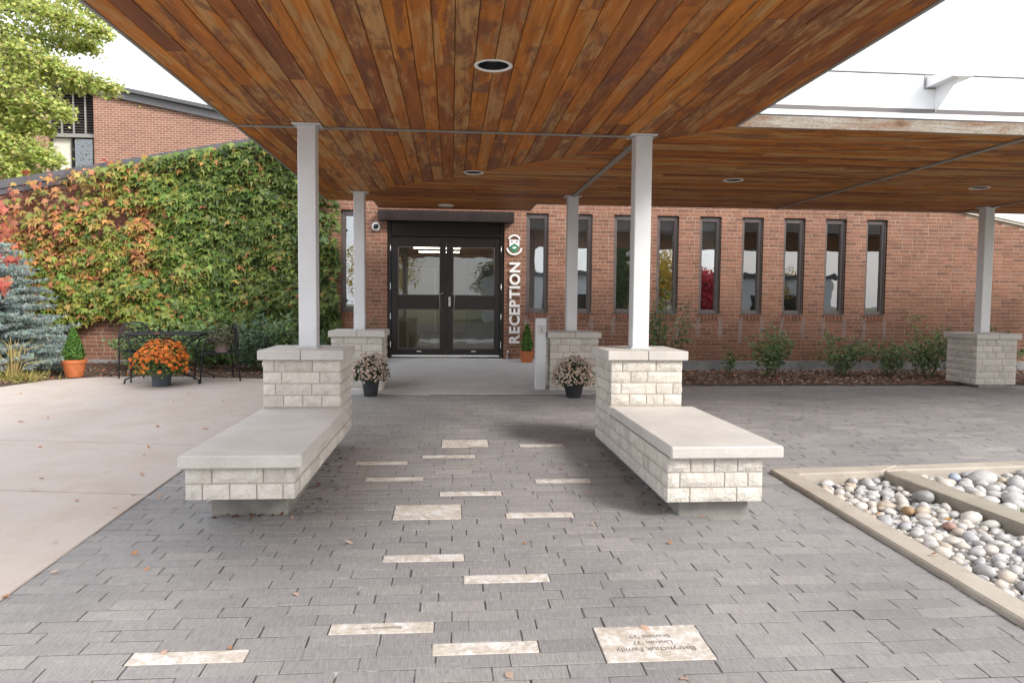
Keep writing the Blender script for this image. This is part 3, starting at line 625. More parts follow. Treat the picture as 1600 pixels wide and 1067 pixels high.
def cuts(a, b, k, avg=.155):
    out = [a]; x = a + (avg*random.uniform(.45, .75) if k % 2 else avg*random.uniform(.9, 1.15))
    while x < b - .045:
        out.append(x); x += random.choice([avg, avg, avg*.97, avg*2, avg*1.9]) 
    if b - out[-1] < .05 and len(out) > 1: out.pop()
    return out + [b]
def masonry(parent, x0, x1, y0, y1, zt, n, faces='flrb', ystop=None):
    for k in range(n):
        z1 = zt - k*CH; z0 = z1 - CH; t = .085; odd = k % 2
        for fc in faces:
            if fc in 'fb':
                a, b_ = (x0, x1) if odd else (x0+t, x1-t)
                if odd is False: pass
                cs = cuts(x0, x1, k)
                for p, q in zip(cs, cs[1:]): block(parent, 'x', -1 if fc == 'f' else 1, p, q, y0 if fc == 'f' else y1, z0, z1, t*.9)
            else:
                cs = cuts(y0+.002, y1-.002, k+1)
                for p, q in zip(cs, cs[1:]): block(parent, 'y', -1 if fc == 'l' else 1, p, q, x0 if fc == 'l' else x1, z0, z1, t*.5)
def cap(parent, x0, x1, y0, y1, z0, z1):
    xm = (x0+x1)/2
    for a, b_ in ((x0, xm-.002), (xm+.002, x1)):
        q = MB(); q.bbox(a, b_, y0, y1, z0, z1, .006); q.build('cap_stone', 'slab_concrete', parent)
def core(parent, x0, x1, y0, y1, z0, z1):
    q = MB(); q.box(x0+.005, x1-.005, y0+.005, y1-.005, z0+.004, z1); q.build('mortar_core', 'lime_mortar', parent)
def stone_bench(label, body, capx, slabx, pf, pb, bf, sf, nb, np_, plx, plf):
    x0, x1 = body; b = empty('stone_bench', ((x0+x1)/2, (bf+pb)/2, G(0, bf)), label=label, cat='bench'); inv = Vector(b.location)
    root = b; zt = .545
    core(root, x0, x1, pf, pb, CAPB-np_*CH, CAPB); core(root, x0, x1, bf, pf+.03, zt-nb*CH, zt)
    masonry(root, x0, x1, pf, pb, CAPB, np_, 'lrb')
    for k in range(4):                                # front of the pedestal shows above the seat only
        cs = cuts(x0, x1, k+1)
        for p, q in zip(cs, cs[1:]): block(root, 'x', -1, p, q, pf, CAPB-(k+1)*CH, CAPB-k*CH, .05)
    for k in range(nb):
        z1 = zt-k*CH; cs = cuts(x0, x1, k)
        for p, q in zip(cs, cs[1:]): block(root, 'x', -1, p, q, bf, z1-CH, z1, .06)
        cs = cuts(bf+.002, pf-.002, k+1)
        for side, xx in ((-1, x0), (1, x1)):
            cs = cuts(bf+.002, pf-.002, k+1)
            for p, q in zip(cs, cs[1:]): block(root, 'y', side, p, q, xx, z1-CH, z1, .045)
    q = MB(); q.bbox(slabx[0], slabx[1], sf, pf+.012, zt+.002, .625, .009); q.build('seat_slab', 'slab_concrete', root)
    cap(root, capx[0], capx[1], pf-.045, pb+.045, CAPB+.001, CAPT)
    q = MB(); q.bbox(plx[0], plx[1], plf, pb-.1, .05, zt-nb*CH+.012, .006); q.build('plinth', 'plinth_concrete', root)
    for ch in root.children: ch.location = ch.location - inv
    return root
random.seed(21)
stone_bench('pale stone bench on the left with seat slab and post pedestal', (-1.548, -.920), (-1.583, -.888), (-1.568, -.868), 6.03, 6.66, 4.275, 4.215, 2, 7, (-1.535, -1.055), 4.68)
stone_bench('pale stone bench on the right with seat slab and post pedestal', (1.375, 2.005), (1.337, 2.042), (1.378, 2.112), 6.08, 6.72, 4.42, 4.355, 3, 8, (1.486, 1.955), 4.52)
def pedestal(label, x0, x1, y0, y1, n, pl=False):
    p = empty('stone_pedestal', ((x0+x1)/2, (y0+y1)/2, G(0, y0)), label=label, cat='pedestal'); inv = Vector(p.location)
    core(p, x0, x1, y0, y1, CAPB-n*CH, CAPB); masonry(p, x0, x1, y0, y1, CAPB, n, 'flr')
    cap(p, x0-.038, x1+.038, y0-.045, y1+.045, CAPB+.001, CAPT)
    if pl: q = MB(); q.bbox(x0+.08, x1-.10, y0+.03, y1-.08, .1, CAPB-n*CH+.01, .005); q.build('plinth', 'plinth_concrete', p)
    for ch in p.children: ch.location = ch.location - inv
    return p
pedestal('pale stone pedestal beside the doors, left of the concrete pad', -1.617, -.94, 9.83, 10.5, 8)
pedestal('pale stone pedestal behind the push button bollard', 1.365, 2.03, 9.82, 10.48, 8)
pedestal('lone pale stone pedestal at the far right by the flower bed', 7.79, 8.43, 10.03, 10.68, 7, True)

# ---- posts
ZS = 3.02
def post(label, x, y):
    p = empty('canopy_post', (x, y, CAPT), label=label, cat='post'); h = .075; H = ZS-CAPT
    q = MB(); q.bbox(-h, h, -h, h, 0.012, H-.012, .006); q.build('shaft', 'post_paint', p)
    q = MB(); q.bbox(-h-.018, h+.018, -h-.018, h+.018, .0005, .012, .003); q.build('base_plate', 'post_paint', p)
    q = MB(); q.bbox(-h-.045, h+.045, -h-.03, h+.03, H-.012, H-.0015, .003); q.build('top_plate', 'post_paint', p)
    for sx in (-1, 1):
        for sy in (-1, 1):
            q = MB(); q.lathe([(.011, H-.012), (.011, H-.02), (0.0, H-.021)], 6, (sx*(h+.025), sy*.04, 0)); q.build('bolt', 'steel', p)
    return p
post('grey steel post rising from the left stone bench', -1.235, 6.36)
post('white steel post rising from the right stone bench', 1.695, 6.40)
post('slim steel post on the pedestal left of the doors', -1.28, 10.17)
post('slim steel post behind the right bench, in front of a narrow window', 1.70, 10.15)
post('steel post at the far right under the side canopy', 8.11, 10.36)

# ================================================================== CANOPY
CX0, CX1, YF, YI, YR, YD, XR, TX0, TX1 = -1.855, 2.377, 0.9, 5.97, 11.0, 11.83, 13.0, -1.17, 1.27
canopy = empty('entrance_canopy', (CX0, YF, ZS), label='wide canopy with weathered cedar plank underside over the entrance', cat='canopy'); CO = Vector(canopy.location)
lights = [(.256, 4.635, 'black recessed downlight with white ring nearest the viewer'), (.246, 8.45, 'small recessed downlight over the paving before the doors'),
          (3.40, 8.55, 'recessed downlight in the side canopy right of the white post'), (6.68, 8.68, 'recessed downlight at the far right of the side canopy')]
LR = .104
def plank(poly, along):
    cx = sum(p[0] for p in poly)/4; cy = sum(p[1] for p in poly)/4; rz = 0 if along == 'x' else math.pi/2
    def ins(k):
        out = []
        for i in range(4):
            p = Vector(poly[i]); d1 = (Vector(poly[i-1])-p).normalized(); d2 = (Vector(poly[(i+1) % 4])-p).normalized()
            s = abs(d1.x*d2.y-d1.y*d2.x); out.append(p + (d1+d2)*k/max(s, .3))
        return out
    g = ins(.0018); b_ = ins(.0062); dz = random.uniform(-.0012, .0012)
    vs = [(p.x, p.y, dz) for p in b_] + [(p.x, p.y, .0045+dz) for p in g] + [(p.x, p.y, .022) for p in g]
    c, s = math.cos(-rz), math.sin(-rz); vs = [((x-cx)*c-(y-cy)*s, (x-cx)*s+(y-cy)*c, z) for x, y, z in vs]
    q = MB(); q.add(vs, [(3, 2, 1, 0)] + [(i, (i+1) % 4, 4+(i+1) % 4, 4+i) for i in range(4)] + [(4+i, 4+(i+1) % 4, 8+(i+1) % 4, 8+i) for i in range(4)] + [(8, 9, 10, 11)])
    o = q.build('plank', 'wood', canopy, loc=Vector((cx, cy, ZS))-CO, rz=rz)
    xs = [p[0] for p in poly]; ys = [p[1] for p in poly]
    for lx, ly, _ in lights:
        if min(xs)-LR < lx < max(xs)+LR and min(ys)-LR < ly < max(ys)+LR:
            cm = MB(); cm.lathe([(0.0, -.1), (LR, -.1), (LR, .1), (0.0, .1)], 32); co = link('cut', cm.mesh('cut'), None, None, (lx, ly, ZS))
            bm_ = bmesh.new(); bm_.from_mesh(co.data); bmesh.ops.remove_doubles(bm_, verts=bm_.verts, dist=1e-5); bmesh.ops.recalc_face_normals(bm_, faces=bm_.faces); bm_.to_mesh(co.data); bm_.free()
            md = o.modifiers.new('b', 'BOOLEAN'); md.operation = 'DIFFERENCE'; md.object = co; md.solver = 'EXACT'
            bpy.context.view_layer.update(); dg = bpy.context.evaluated_depsgraph_get(); me = bpy.data.meshes.new_from_object(o.evaluated_get(dg))
            o.modifiers.clear(); o.data = me; bpy.data.objects.remove(co)
    return o
mit = lambda x: YI + (CX1-x)*(YR-YI)/(CX1-CX0)
imit = lambda y: CX1 - (y-YI)*(CX1-CX0)/(YR-YI)
random.seed(5)
NL = 34; pw = (CX1-CX0)/NL
for i in range(NL):
    xa = CX0+i*pw; xb = xa+pw; y = YF; end = mit((xa+xb)/2); js = []
    t = YF + random.uniform(.8, 3.4)
    while t < end-.5: js.append(t); t += random.uniform(1.6, 4.2)
    for ya, yb in zip([YF]+js, js+[None]):
        poly = [(xa, ya), (xb, ya), (xb, yb if yb else mit(xb)), (xa, yb if yb else mit(xa))]; plank(poly, 'y')
NR_ = 40; pr = (YR-YI)/NR_
for i in range(NR_+7):
    ya = YI+i*pr; yb = min(ya+pr, YD); tongue = i >= NR_
    xs_ = TX0 if tongue else None; end = TX1 if tongue else XR
    x = (TX0 if tongue else imit((ya+yb)/2)); js = []; t = x + random.uniform(.8, 3.8)
    while t < end-.6: js.append(t); t += random.uniform(2.2, 5.0)
    for k, (xa, xb) in enumerate(zip([x]+js, js+[end])):
        if k == 0 and not tongue: poly = [(imit(ya), ya), (xb, ya), (xb, yb), (imit(yb), yb)]
        else: poly = [(xa, ya), (xb, ya), (xb, yb), (xa, yb)]
        plank(poly, 'x')
def cpart(q, name, m): o = q.build(name, m, canopy); o.location = -CO; return o
q = MB(); q.prism([(CX0+.01, YF+.01), (CX1-.01, YF+.01), (CX1-.01, YI+.01), (XR, YI+.01), (XR, YR-.01), (TX1-.01, YR-.01), (TX1-.01, YD-.01), (TX0+.01, YD-.01), (TX0+.01, YR-.01), (CX0+.01, YR-.01)], ZS+.15, ZS+.2)
cpart(q, 'roof_deck', 'roof_membrane')
for nm, m, bx in [('fascia', 'strip_metal', (CX0-.022, CX0+.001, YF-.02, YR+.02, ZS-.006, ZS+.22)), ('fascia', 'strip_metal', (CX1-.001, CX1+.022, YF-.02, YI-.005, ZS-.006, ZS+.22)),
                  ('fascia', 'strip_metal', (CX0+.001, CX1-.001, YF-.02, YF+.001, ZS-.006, ZS+.22)), ('fascia', 'fascia', (CX1+.001, XR, YI-.03, YI-.003, ZS-.008, ZS+.093)),
                  ('fascia', 'strip_metal', (TX1, XR, YR, YR+.02, ZS-.004, ZS+.2)), ('fascia', 'strip_metal', (CX0+.001, TX0, YR, YR+.02, ZS-.004, ZS+.2)),
                  ('fascia', 'strip_metal', (TX0, TX1, YD, YD+.02, ZS-.004, ZS+.2)), ('fascia', 'strip_metal', (TX1-.001, TX1+.018, YR+.021, YD, ZS-.004, ZS+.2)), ('fascia', 'strip_metal', (TX0-.018, TX0+.001, YR+.021, YD, ZS-.004, ZS+.2)),
                  ('drip_edge', 'bronze', (CX1+.023, XR, YI-.005, YI+.06, ZS+.094, ZS+.112)),
                  ('soffit_strip', 'strip_metal', (CX0+.02, 1.62, 6.395, 6.425, ZS-.016, ZS-.001)),
                  ('soffit_strip', 'strip_metal', (1.668, 1.728, 6.46, 10.06, ZS-.022, ZS-.001)), ('soffit_strip', 'strip_metal', (5.045, 5.095, YI+.01, YR-.02, ZS-.018, ZS-.001)),
                  ('soffit_strip', 'strip_metal', (8.085, 8.135, YI+.01, 10.25, ZS-.018, ZS-.001)), ('soffit_strip', 'strip_metal', (8.085, 8.135, 10.48, YR-.02, ZS-.018, ZS-.001))]:
    q = MB(); q.bbox(*bx, .003); cpart(q, nm, m)
# white parapet on the side canopy
par = empty('white_parapet', (CX1, 6.0, ZS+.11), label='white panel parapet above the side canopy', cat='parapet'); PO = Vector(par.location)
def ppart(q, name, m): o = q.build(name, m, par); o.location = -PO; return o
q = MB(); q.box(CX1+.02, XR, 6.02, 6.10, ZS+.113, ZS+.83); ppart(q, 'backing', 'bronze')
q = MB(); q.bbox(CX1+.023, XR, 5.975, 6.019, ZS+.114, ZS+.160, .003); ppart(q, 'flashing', 'white_panel')
xs = [CX1+.023, 4.165, 7.2, 10.2, XR]
for za, zb in ((ZS+.172, ZS+.488), (ZS+.502, ZS+.83)):
    for a, b_ in (zip(xs, xs[1:]) if za < ZS+.3 else [(xs[0], xs[-1])]):
        q = MB(); q.bbox(a+.0015, b_-.0015, 5.99, 6.019, za, zb, .002); ppart(q, 'panel', 'white_panel')
sc = empty('scupper', (4.165, 5.99, ZS+.17), label='white metal rain spout on a bracket jutting from the parapet', cat='spout')
q = MB(); q.bbox(-.085, .085, -.33, 0, .215, .223, .002); q.build('channel_floor', 'white_panel', sc)
for s in (-1, 1):
    q = MB(); x0, x1 = (-.089, -.085) if s < 0 else (.085, .089)
    q.add([(x0, 0, .213), (x0, -.33, .213), (x0, -.33, .262), (x0, 0, .305), (x1, 0, .213), (x1, -.33, .213), (x1, -.33, .262), (x1, 0, .305)], [(0, 1, 2, 3), (7, 6, 5, 4), (0, 4, 5, 1), (1, 5, 6, 2), (2, 6, 7, 3)]); q.build('channel_side', 'white_panel', sc)
q = MB(); q.add([(-.003, 0, 0), (-.003, -.28, .213), (-.003, 0, .213), (.003, 0, 0), (.003, -.28, .213), (.003, 0, .213)], [(0, 1, 2), (5, 4, 3), (0, 3, 4, 1), (1, 4, 5, 2)]); q.build('bracket_plate', 'white_panel', sc)
q = MB(); q.bbox(-.11, .11, -.006, 0, .20, .32, .002); q.build('back_plate', 'strip_metal', sc)
# downlights
for lx, ly, lb in lights:
    d = empty('downlight', (lx, ly, ZS), label=lb, cat='light')
    q = MB(); q.lathe([(LR-.004, .004), (LR-.003, -.003), (LR+.012, -.005), (LR+.019, -.0015), (LR+.019, .0)], 40); q.build('ring', 'white_paint', d, True)
    q = MB(); q.lathe([(LR-.004, .004), (LR-.012, .055)], 40); q.build('can', 'can_black', d, True)
    q = MB(); q.lathe([(LR-.012, .055), (LR*.5, .048), (0.0005, .045)], 40); q.build('lens', 'lens_grey', d, True)
d = empty('downlight', (-.096, 11.37, ZS), label='flat pale disc light in the soffit just above the doors', cat='light')
q = MB(); q.lathe([(.12, 0), (.12, -.012), (.105, -.018)], 32); q.build('ring', 'white_paint', d, True)
q = MB(); q.lathe([(.105, -.018), (.0005, -.020)], 32); q.build('lens', 'lens_grey', d, True)

# ================================================================== BRICK BUILDING
WY = 12.70
bld = empty('brick_building', (0, WY, 0.3), label='red brick building with narrow windows and glass entrance doors', cat='building'); BO = Vector(bld.location)
def bpart(q, name, m, parent=None, smooth=False):
    o = q.build(name, m, parent or bld, smooth); 
    if parent is None: o.location = -BO
    return o
topz = lambda x: min(3.205+.1975*(x+7.49), 3.13-.19*(x-10.09))
APX = 0.79
WINX = [1.505+.788*i for i in range(9)] + [-1.72]; WZ0, WZ1 = 1.335, 3.085; WHW = .2
DX0, DX1, DZ0, DZ1 = -1.125, .92, .40, 2.93
opens = [(x-WHW, x+WHW, WZ0, WZ1) for x in WINX] + [(DX0, DX1, DZ0, DZ1)]
BZ = .485; BC = .0667; MOR = .0105
bricks = []
random.seed(11)
XB0, XB1 = -8.4, 11.3
for k in range(0, 72):
    z0 = BZ+k*BC; z1 = z0+BC-MOR; zm = (z0+z1)/2
    segs = [(XB0, XB1)]
    for a, b_, za, zb in opens:
        if za-.03 < zm < zb+.02:
            ns = []
            for s, e in segs:
                if e <= a or s >= b_: ns.append((s, e))
                else:
                    if a-s > .01: ns.append((s, a))
                    if e-b_ > .01: ns.append((b_, e))
            segs = ns
    for s, e in segs:
        x = s; ph = k % 2; n = 0
        if s == XB0: x = s - random.uniform(0, .2)
        while x < e-.012:
            ln = .2 if (n + ph) % 3 != 1 else .1
            if n == 0 and s != XB0: ln = (.2, .1, .15, .1)[k % 4] if True else ln
            if e-(x+ln) < .04: ln = e-x
            x1 = min(x+ln, e); xa = max(x, s)
            if zm < topz(xa)-.02 and zm < topz(x1)-.02 and x1-xa > .02: bricks.append((xa+MOR/2*(xa > s), x1-MOR/2*(x1 < e), z0, z1))
            x = x1; n += 1
bricks.sort(key=lambda b_: (((b_[0]+b_[1])/2-1.9)**2*.5+((b_[2]+b_[3])/2-1.9)**2) if (b_[0] > .92 and not (1.3 < b_[0] < 2.1 and b_[2] < 1.1)) else 99+abs(b_[0]))
bmesh_cache = {}
def brick_mesh(ln, v):
    key = (round(ln, 3), v)
    if key not in bmesh_cache:
        q = MB(); q.bbox(-ln/2, ln/2, 0, .05, -(BC-MOR)/2, (BC-MOR)/2, .003, c=(v*.37+.11) % 1.0); bmesh_cache[key] = q.mesh('brick')
    return bmesh_cache[key]
rest = MB()
for i, (xa, xb, z0, z1) in enumerate(bricks):
    if i < 300:
        link('brick', brick_mesh(xb-xa, random.randrange(9)), 'brick', bld, Vector(((xa+xb)/2, WY+random.uniform(-.002, .002), (z0+z1)/2))-BO)
    else:
        y = WY+random.uniform(-.002, .002); e = .003
        rest.add([(xa+e, y, z0+e), (xb-e, y, z0+e), (xb-e, y, z1-e), (xa+e, y, z1-e), (xa, y+e, z0), (xb, y+e, z0), (xb, y+e, z1), (xa, y+e, z1), (xa, y+.05, z0), (xb, y+.05, z0), (xb, y+.05, z1), (xa, y+.05, z1)],
                 [(0, 1, 2, 3), (4, 5, 1, 0), (5, 6, 2, 1), (6, 7, 3, 2), (7, 4, 0, 3), (8, 9, 5, 4), (9, 10, 6, 5), (10, 11, 7, 6), (11, 8, 4, 7)], random.random())
setp(bpart(rest, 'brickwork', 'brick'), kind='stuff', label='the rest of the red bricks')
# mortar backing with openings: strips between sorted x breaks
q = MB(); brk = sorted({XB0, XB1, APX} | {v for o_ in opens for v in o_[:2]})
for a, b_ in zip(brk, brk[1:]):
    zs = [(0.25, None)]
    for oa, ob, za, zb in opens:
        if oa-1e-6 <= a and b_ <= ob+1e-6: zs = [(0.25, za), (zb, None)]
    for za, zb in zs:
        za0 = za; ta, tb = (topz(a), topz(b_)) if zb is None else (zb, zb); y0, y1 = WY+.0055, WY+.20
        q.add([(a, y0, za0), (b_, y0, za0), (b_, y0, tb), (a, y0, ta), (a, y1, za0), (b_, y1, za0), (b_, y1, tb), (a, y1, ta)], [(0, 1, 2, 3), (5, 4, 7, 6), (0, 3, 7, 4), (1, 5, 6, 2), (3, 2, 6, 7), (0, 4, 5, 1)])
bpart(q, 'wall', 'mortar')
q = MB()
for a, b_ in ((XB0, DX0-.02), (DX1+.02, XB1)): q.bbox(a, b_, WY-.016, WY+.05, .15, BZ-.004, .004)
bpart(q, 'foundation', 'foundation_concrete')
for a, b_, m in ((XB0, APX, 'coping_metal'), (APX, XB1, 'pale_coping')):
    for dy, h0, h1 in (((-.07, .10, .235), (-.045, 0.005, .097)) if m == 'coping_metal' else ((-.07, .045, .10), (-.045, .003, .043))):
        q = MB(); za, zb = topz(a), topz(b_)
        q.add([(a, WY+dy, za+h0), (b_, WY+dy, zb+h0), (b_, WY+dy, zb+h1), (a, WY+dy, za+h1), (a, WY+.25, za+h0), (b_, WY+.25, zb+h0), (b_, WY+.25, zb+h1), (a, WY+.25, za+h1)], [(0, 1, 2, 3), (5, 4, 7, 6), (3, 2, 6, 7), (0, 4, 5, 1), (1, 5, 6, 2), (4, 0, 3, 7)]); bpart(q, 'coping', m)
q = MB()
for a, b_ in ((XB0, APX), (APX, XB1)):
    za, zb = topz(a)+.05, topz(b_)+.05; q.add([(a, WY+.21, za), (b_, WY+.21, zb), (b_, WY+12, zb), (a, WY+12, za)], [(0, 1, 2, 3)])
bpart(q, 'roof', 'roof_membrane')
q = MB(); q.box(XB0, XB0+.2, WY+.201, WY+12, .2, topz(XB0)+.04); q.box(XB1-.2, XB1, WY+.201, WY+12, .2, topz(XB1)+.04); q.box(XB0+.2, XB1-.2, WY+11.8, WY+12, .2, 3.2); bpart(q, 'rear_wall', 'mortar')
def window(x, blind):
    w = empty('window', Vector((x, WY, WZ0))-BO); w.parent = bld; H = WZ1-WZ0; W = WHW; fy0, fy1 = .06, .15
    def p(q, n, m): return q.build(n, m, w)
    f = .062; q = MB()
    q.bbox(-W+.002, -W+f, fy0, fy1, .002, H-.012, .004); q.bbox(W-f, W-.002, fy0, fy1, .002, H-.012, .004)
    q.bbox(-W+f, W-f, fy0, fy1, .002, f, .004); q.bbox(-W+f, W-f, fy0, fy1, H-f-.02, H-.012, .004); p(q, 'frame', 'window_bronze')
    q = MB(); i = f+.012
    q.bbox(-W+f, -W+i, fy0+.02, fy1, f, H-f-.02, .002); q.bbox(W-i, W-f, fy0+.02, fy1, f, H-f-.02, .002); q.bbox(-W+i, W-i, fy0+.02, fy1, f, i, .002); q.bbox(-W+i, W-i, fy0+.02, fy1, H-i-.02, H-f-.02, .002); p(q, 'glazing_bead', 'window_bronze')
    q = MB(); q.box(-W+i-.003, W-i+.003, fy0+.045, fy0+.051, i-.003, H-i-.017); p(q, 'pane', 'glass')
    q = MB(); q.box(-W+.03, W-.03, fy1+.04, fy1+.046, H-blind, H-.03); q.box(-W+.03, W-.03, fy1+.03, fy1+.055, H-blind-.03, H-blind); p(q, 'blind', 'blind')
    q = MB()
    for k in range(6): xa = -W+k*.0667; q.bbox(xa+.004, xa+.062, -.012, .05, -.113, -.012, .003, c=random.random()*.4)
    p(q, 'brick_sill', 'brick'); q = MB(); q.bbox(-W-.004, W+.004, -.014, fy0+.01, -.010, .0015, .002); p(q, 'sill', 'window_bronze')
    return w
for i, x in enumerate(WINX): window(x, (.25, .25, .25, .28, .62, .62, .62, .66, .68, .3)[i])
# entrance door
dr = empty('entrance_door', Vector(((DX0+DX1)/2, WY, .5))-BO); dr.parent = bld; dr['label'] = 'dark bronze double doors with glass panes'; DO = Vector(((DX0+DX1)/2, WY, .5))
def dp(q, n, m, smooth=False): o = q.build(n, m, dr, smooth); o.location = -DO; return o
fy = WY+.04
q = MB(); q.bbox(DX0+.003, DX0+.06, fy, fy+.12, .45, DZ1-.004, .004); q.bbox(DX1-.06, DX1-.003, fy, fy+.12, .45, DZ1-.004, .004); q.bbox(DX0+.06, DX1-.06, fy, fy+.12, 2.655, 2.70, .004); q.bbox(DX0+.06, DX1-.06, fy, fy+.12, 2.88, DZ1-.004, .004); dp(q, 'door_frame', 'bronze')
q = MB(); q.bbox(DX0+.06, DX1-.06, fy+.03, fy+.09, 2.70, 2.88, .003); dp(q, 'transom_panel', 'brown_header')
q = MB(); q.bbox(-1.265, 1.07, WY-.20, WY-.012, 2.895, ZS+.06, .006); dp(q, 'header_box', 'brown_header')
q = MB(); q.bbox(DX0+.01, DX1-.01, WY-.07, WY+.12, .495, .515, .003); dp(q, 'threshold', 'steel')
mid = -.10
for side, (a, b_, ga, gb) in enumerate(((DX0+.062, mid-.003, -.945, -.21), (mid+.003, DX1-.062, .02, .755))):
    lf = MB(); y0, y1 = fy+.03, fy+.075
    lf.bbox(a, ga, y0, y1, .535, 2.652, .004); lf.bbox(gb, b_, y0, y1, .535, 2.652, .004)
    lf.bbox(ga, gb, y0, y1, .535, .675, .003); lf.bbox(ga, gb, y0, y1, 1.38, 1.625, .003); lf.bbox(ga, gb, y0, y1, 2.475, 2.652, .003); dp(lf, 'door_leaf', 'bronze')
    for za, zb in ((.675, 1.38), (1.625, 2.475)):
        q = MB(); q.box(ga+.001, gb-.001, y0+.02, y0+.026, za+.001, zb-.001); dp(q, 'pane', 'door_glass')
        q = MB(); t = .012
        for bx in ((ga, ga+t, za, zb), (gb-t, gb, za, zb), (ga+t, gb-t, za, za+t), (ga+t, gb-t, zb-t, zb)): q.box(bx[0]+.0005, bx[1]-.0005, y0+.006, y0+.019, bx[2]+.0005, bx[3]-.0005)
        dp(q, 'glazing_bead', 'window_bronze')
    hx = (-.215 if side == 0 else .045); q = MB(); zc = 1.505; hz = .155
    q.tube([(hx+(.07 if side == 0 else -.07), y0-.001, zc-hz), (hx+(.05 if side == 0 else -.05), y0-.05, zc-hz), (hx+.0, y0-.06, zc-hz+.03), (hx, y0-.06, zc+hz-.03), (hx+(.05 if side == 0 else -.05), y0-.05, zc+hz), (hx+(.07 if side == 0 else -.07), y0-.001, zc+hz)], .0115, 8); dp(q, 'pull_handle', 'handle_metal', True)
    q = MB(); xm = (ga+gb)/2; q.bbox(xm-.04, xm+.04, y0-.004, y0-.0005, .625, .640, .001); dp(q, 'door_label', 'white_paint')
    for hz_ in (.75, 1.25, 1.78, 2.45):
        q = MB(); hxx = a-.012 if side == 0 else b_+.012; q.lathe([(.009, -.055), (.009, .055), (0, .056)], 8, (hxx, fy-.004, hz_)); dp(q, 'hinge', 'steel', True)
q = MB(); q.bbox(-.06, -.022, fy+.012, fy+.0295, 1.43, 1.60, .004); q.lathe([(.012, .0), (.012, .03), (0, .031)], 10, (-.041, fy+.005, 1.50)); dp(q, 'lock', 'steel')
q = MB(); q.bbox(DX0+.07, DX1-.07, fy+.02, fy+.0295, .536, .566, .002); dp(q, 'kick_strip', 'white_paint')
# rooms behind the glass
def room(name, x0, x1, y0, y1, z0, z1, wm, fm, lab):
    q = MB(); q.add([(x0, y1, z0), (x1, y1, z0), (x1, y1, z1), (x0, y1, z1)], [(0, 1, 2, 3)]); q.add([(x0, y0, z0), (x0, y1, z0), (x0, y1, z1), (x0, y0, z1)], [(0, 1, 2, 3)]); q.add([(x1, y0, z0), (x1, y1, z0), (x1, y1, z1), (x1, y0, z1)], [(0, 1, 2, 3)])
    q.add([(x0, y0, z1), (x1, y0, z1), (x1, y1, z1), (x0, y1, z1)], [(0, 1, 2, 3)]); setp(q.build(name+'_wall', wm), kind='structure', label=lab+' walls')
    q = MB(); q.add([(x0, y0, z0), (x1, y0, z0), (x1, y1, z0), (x0, y1, z0)], [(0, 1, 2, 3)]); setp(q.build(name+'_floor', fm), kind='structure', label=lab+' floor')
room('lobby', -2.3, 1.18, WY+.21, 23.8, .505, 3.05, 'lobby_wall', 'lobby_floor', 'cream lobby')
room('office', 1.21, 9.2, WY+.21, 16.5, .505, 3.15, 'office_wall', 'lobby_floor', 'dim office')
q = MB(); q.bbox(.28, 1.16, 14.1, 14.2, .51, 2.35, .01); setp(q.build('partition', 'lobby_white'), 'pale partition standing inside the lobby behind the right door', 'partition')
iv = empty('inner_door', (-1.0, 23.78, .51), label='white framed inner door at the back of the lobby', cat='door')
q = MB(); q.box(-.5, -.42, -.05, .015, 0, 2.1); q.box(.42, .5, -.05, .015, 0, 2.1); q.box(-.42, .42, -.05, .015, 2.02, 2.1); q.build('frame', 'white_paint', iv)
q = MB(); q.box(-.42, .42, -.02, .012, 0, 2.02); q.build('leaf', 'lobby_white', iv)
for x0, x1, y, z, lb in ((-1.07, .24, 20.0, 2.99, 'fluorescent strip light in the lobby, nearer the doors'), (-1.0, .24, 21.6, 2.99, 'fluorescent strip light in the lobby, farther from the doors'), (1.7, 3.4, 14.5, 3.1, 'fluorescent strip light in the office behind the second window'), (1.7, 3.4, 15.4, 3.1, 'fluorescent strip light deeper in the office')):
    t = empty('strip_light', ((x0+x1)/2, y, z), label=lb, cat='light'); h = (x1-x0)/2
    q = MB(); q.box(-h, h, -.06, .06, 0.0, .035); q.build('housing', 'white_paint', t); q = MB(); q.box(-h+.02, h-.02, -.045, .045, -.03, -.001); q.build('tube', 'fluor', t)

# ---- sign letters, crest, camera, bollard
sign = empty('reception_sign', (1.10, WY, .785), label='white raised letters RECEPTION reading upwards beside the doors', cat='sign')
z = 0.0; word = 'RECEPTION'; mes = []
for ch in word:
    me = text_mesh(ch, .252, .010, .0085, 'LEFT'); xs = [v.co.x for v in me.vertices]; mes.append((me, min(xs), max(xs)))
tot = sum(b_-a for _, a, b_ in mes); gap = (1.43-tot)/8
for me, a, b_ in mes:
    o = link('letter', me, 'white_paint', sign, (.093, -.034, z-a)); o.rotation_euler = (R(90), 0, 0)
    o.matrix_local = Matrix.Translation((.093, -.034, z-a)) @ Matrix(((0, -1, 0, 0), (0, 0, -1, 0), (1, 0, 0, 0), (0, 0, 0, 1))); z += (b_-a)+gap
crest = empty('school_crest', (1.095, WY, 2.52), label='small crest sign with green and white shield and white scrolls', cat='sign')
def flat(pts, y0, y1, name, m): 
    q = MB(); n = len(pts); q.add([(x, y0, z) for x, z in pts]+[(x, y1, z) for x, z in pts], [tuple(range(n))]+[(n+i, n+(i+1) % n, (i+1) % n, i) for i in range(n)]); return q.build(name, m, crest)
sh = [(-.088, .09), (-.088, -.02), (-.07, -.075), (-.035, -.115), (0, -.135), (.035, -.115), (.07, -.075), (.088, -.02), (.088, .09)]
flat(sh, -.030, -.004, 'shield', 'white_paint')
flat([(-.084, -.03), (0, .03), (.084, -.03), (.066, -.074), (.033, -.112), (0, -.130), (-.033, -.112), (-.066, -.074)], -.033, -.0305, 'chevron_field', 'crest_green')
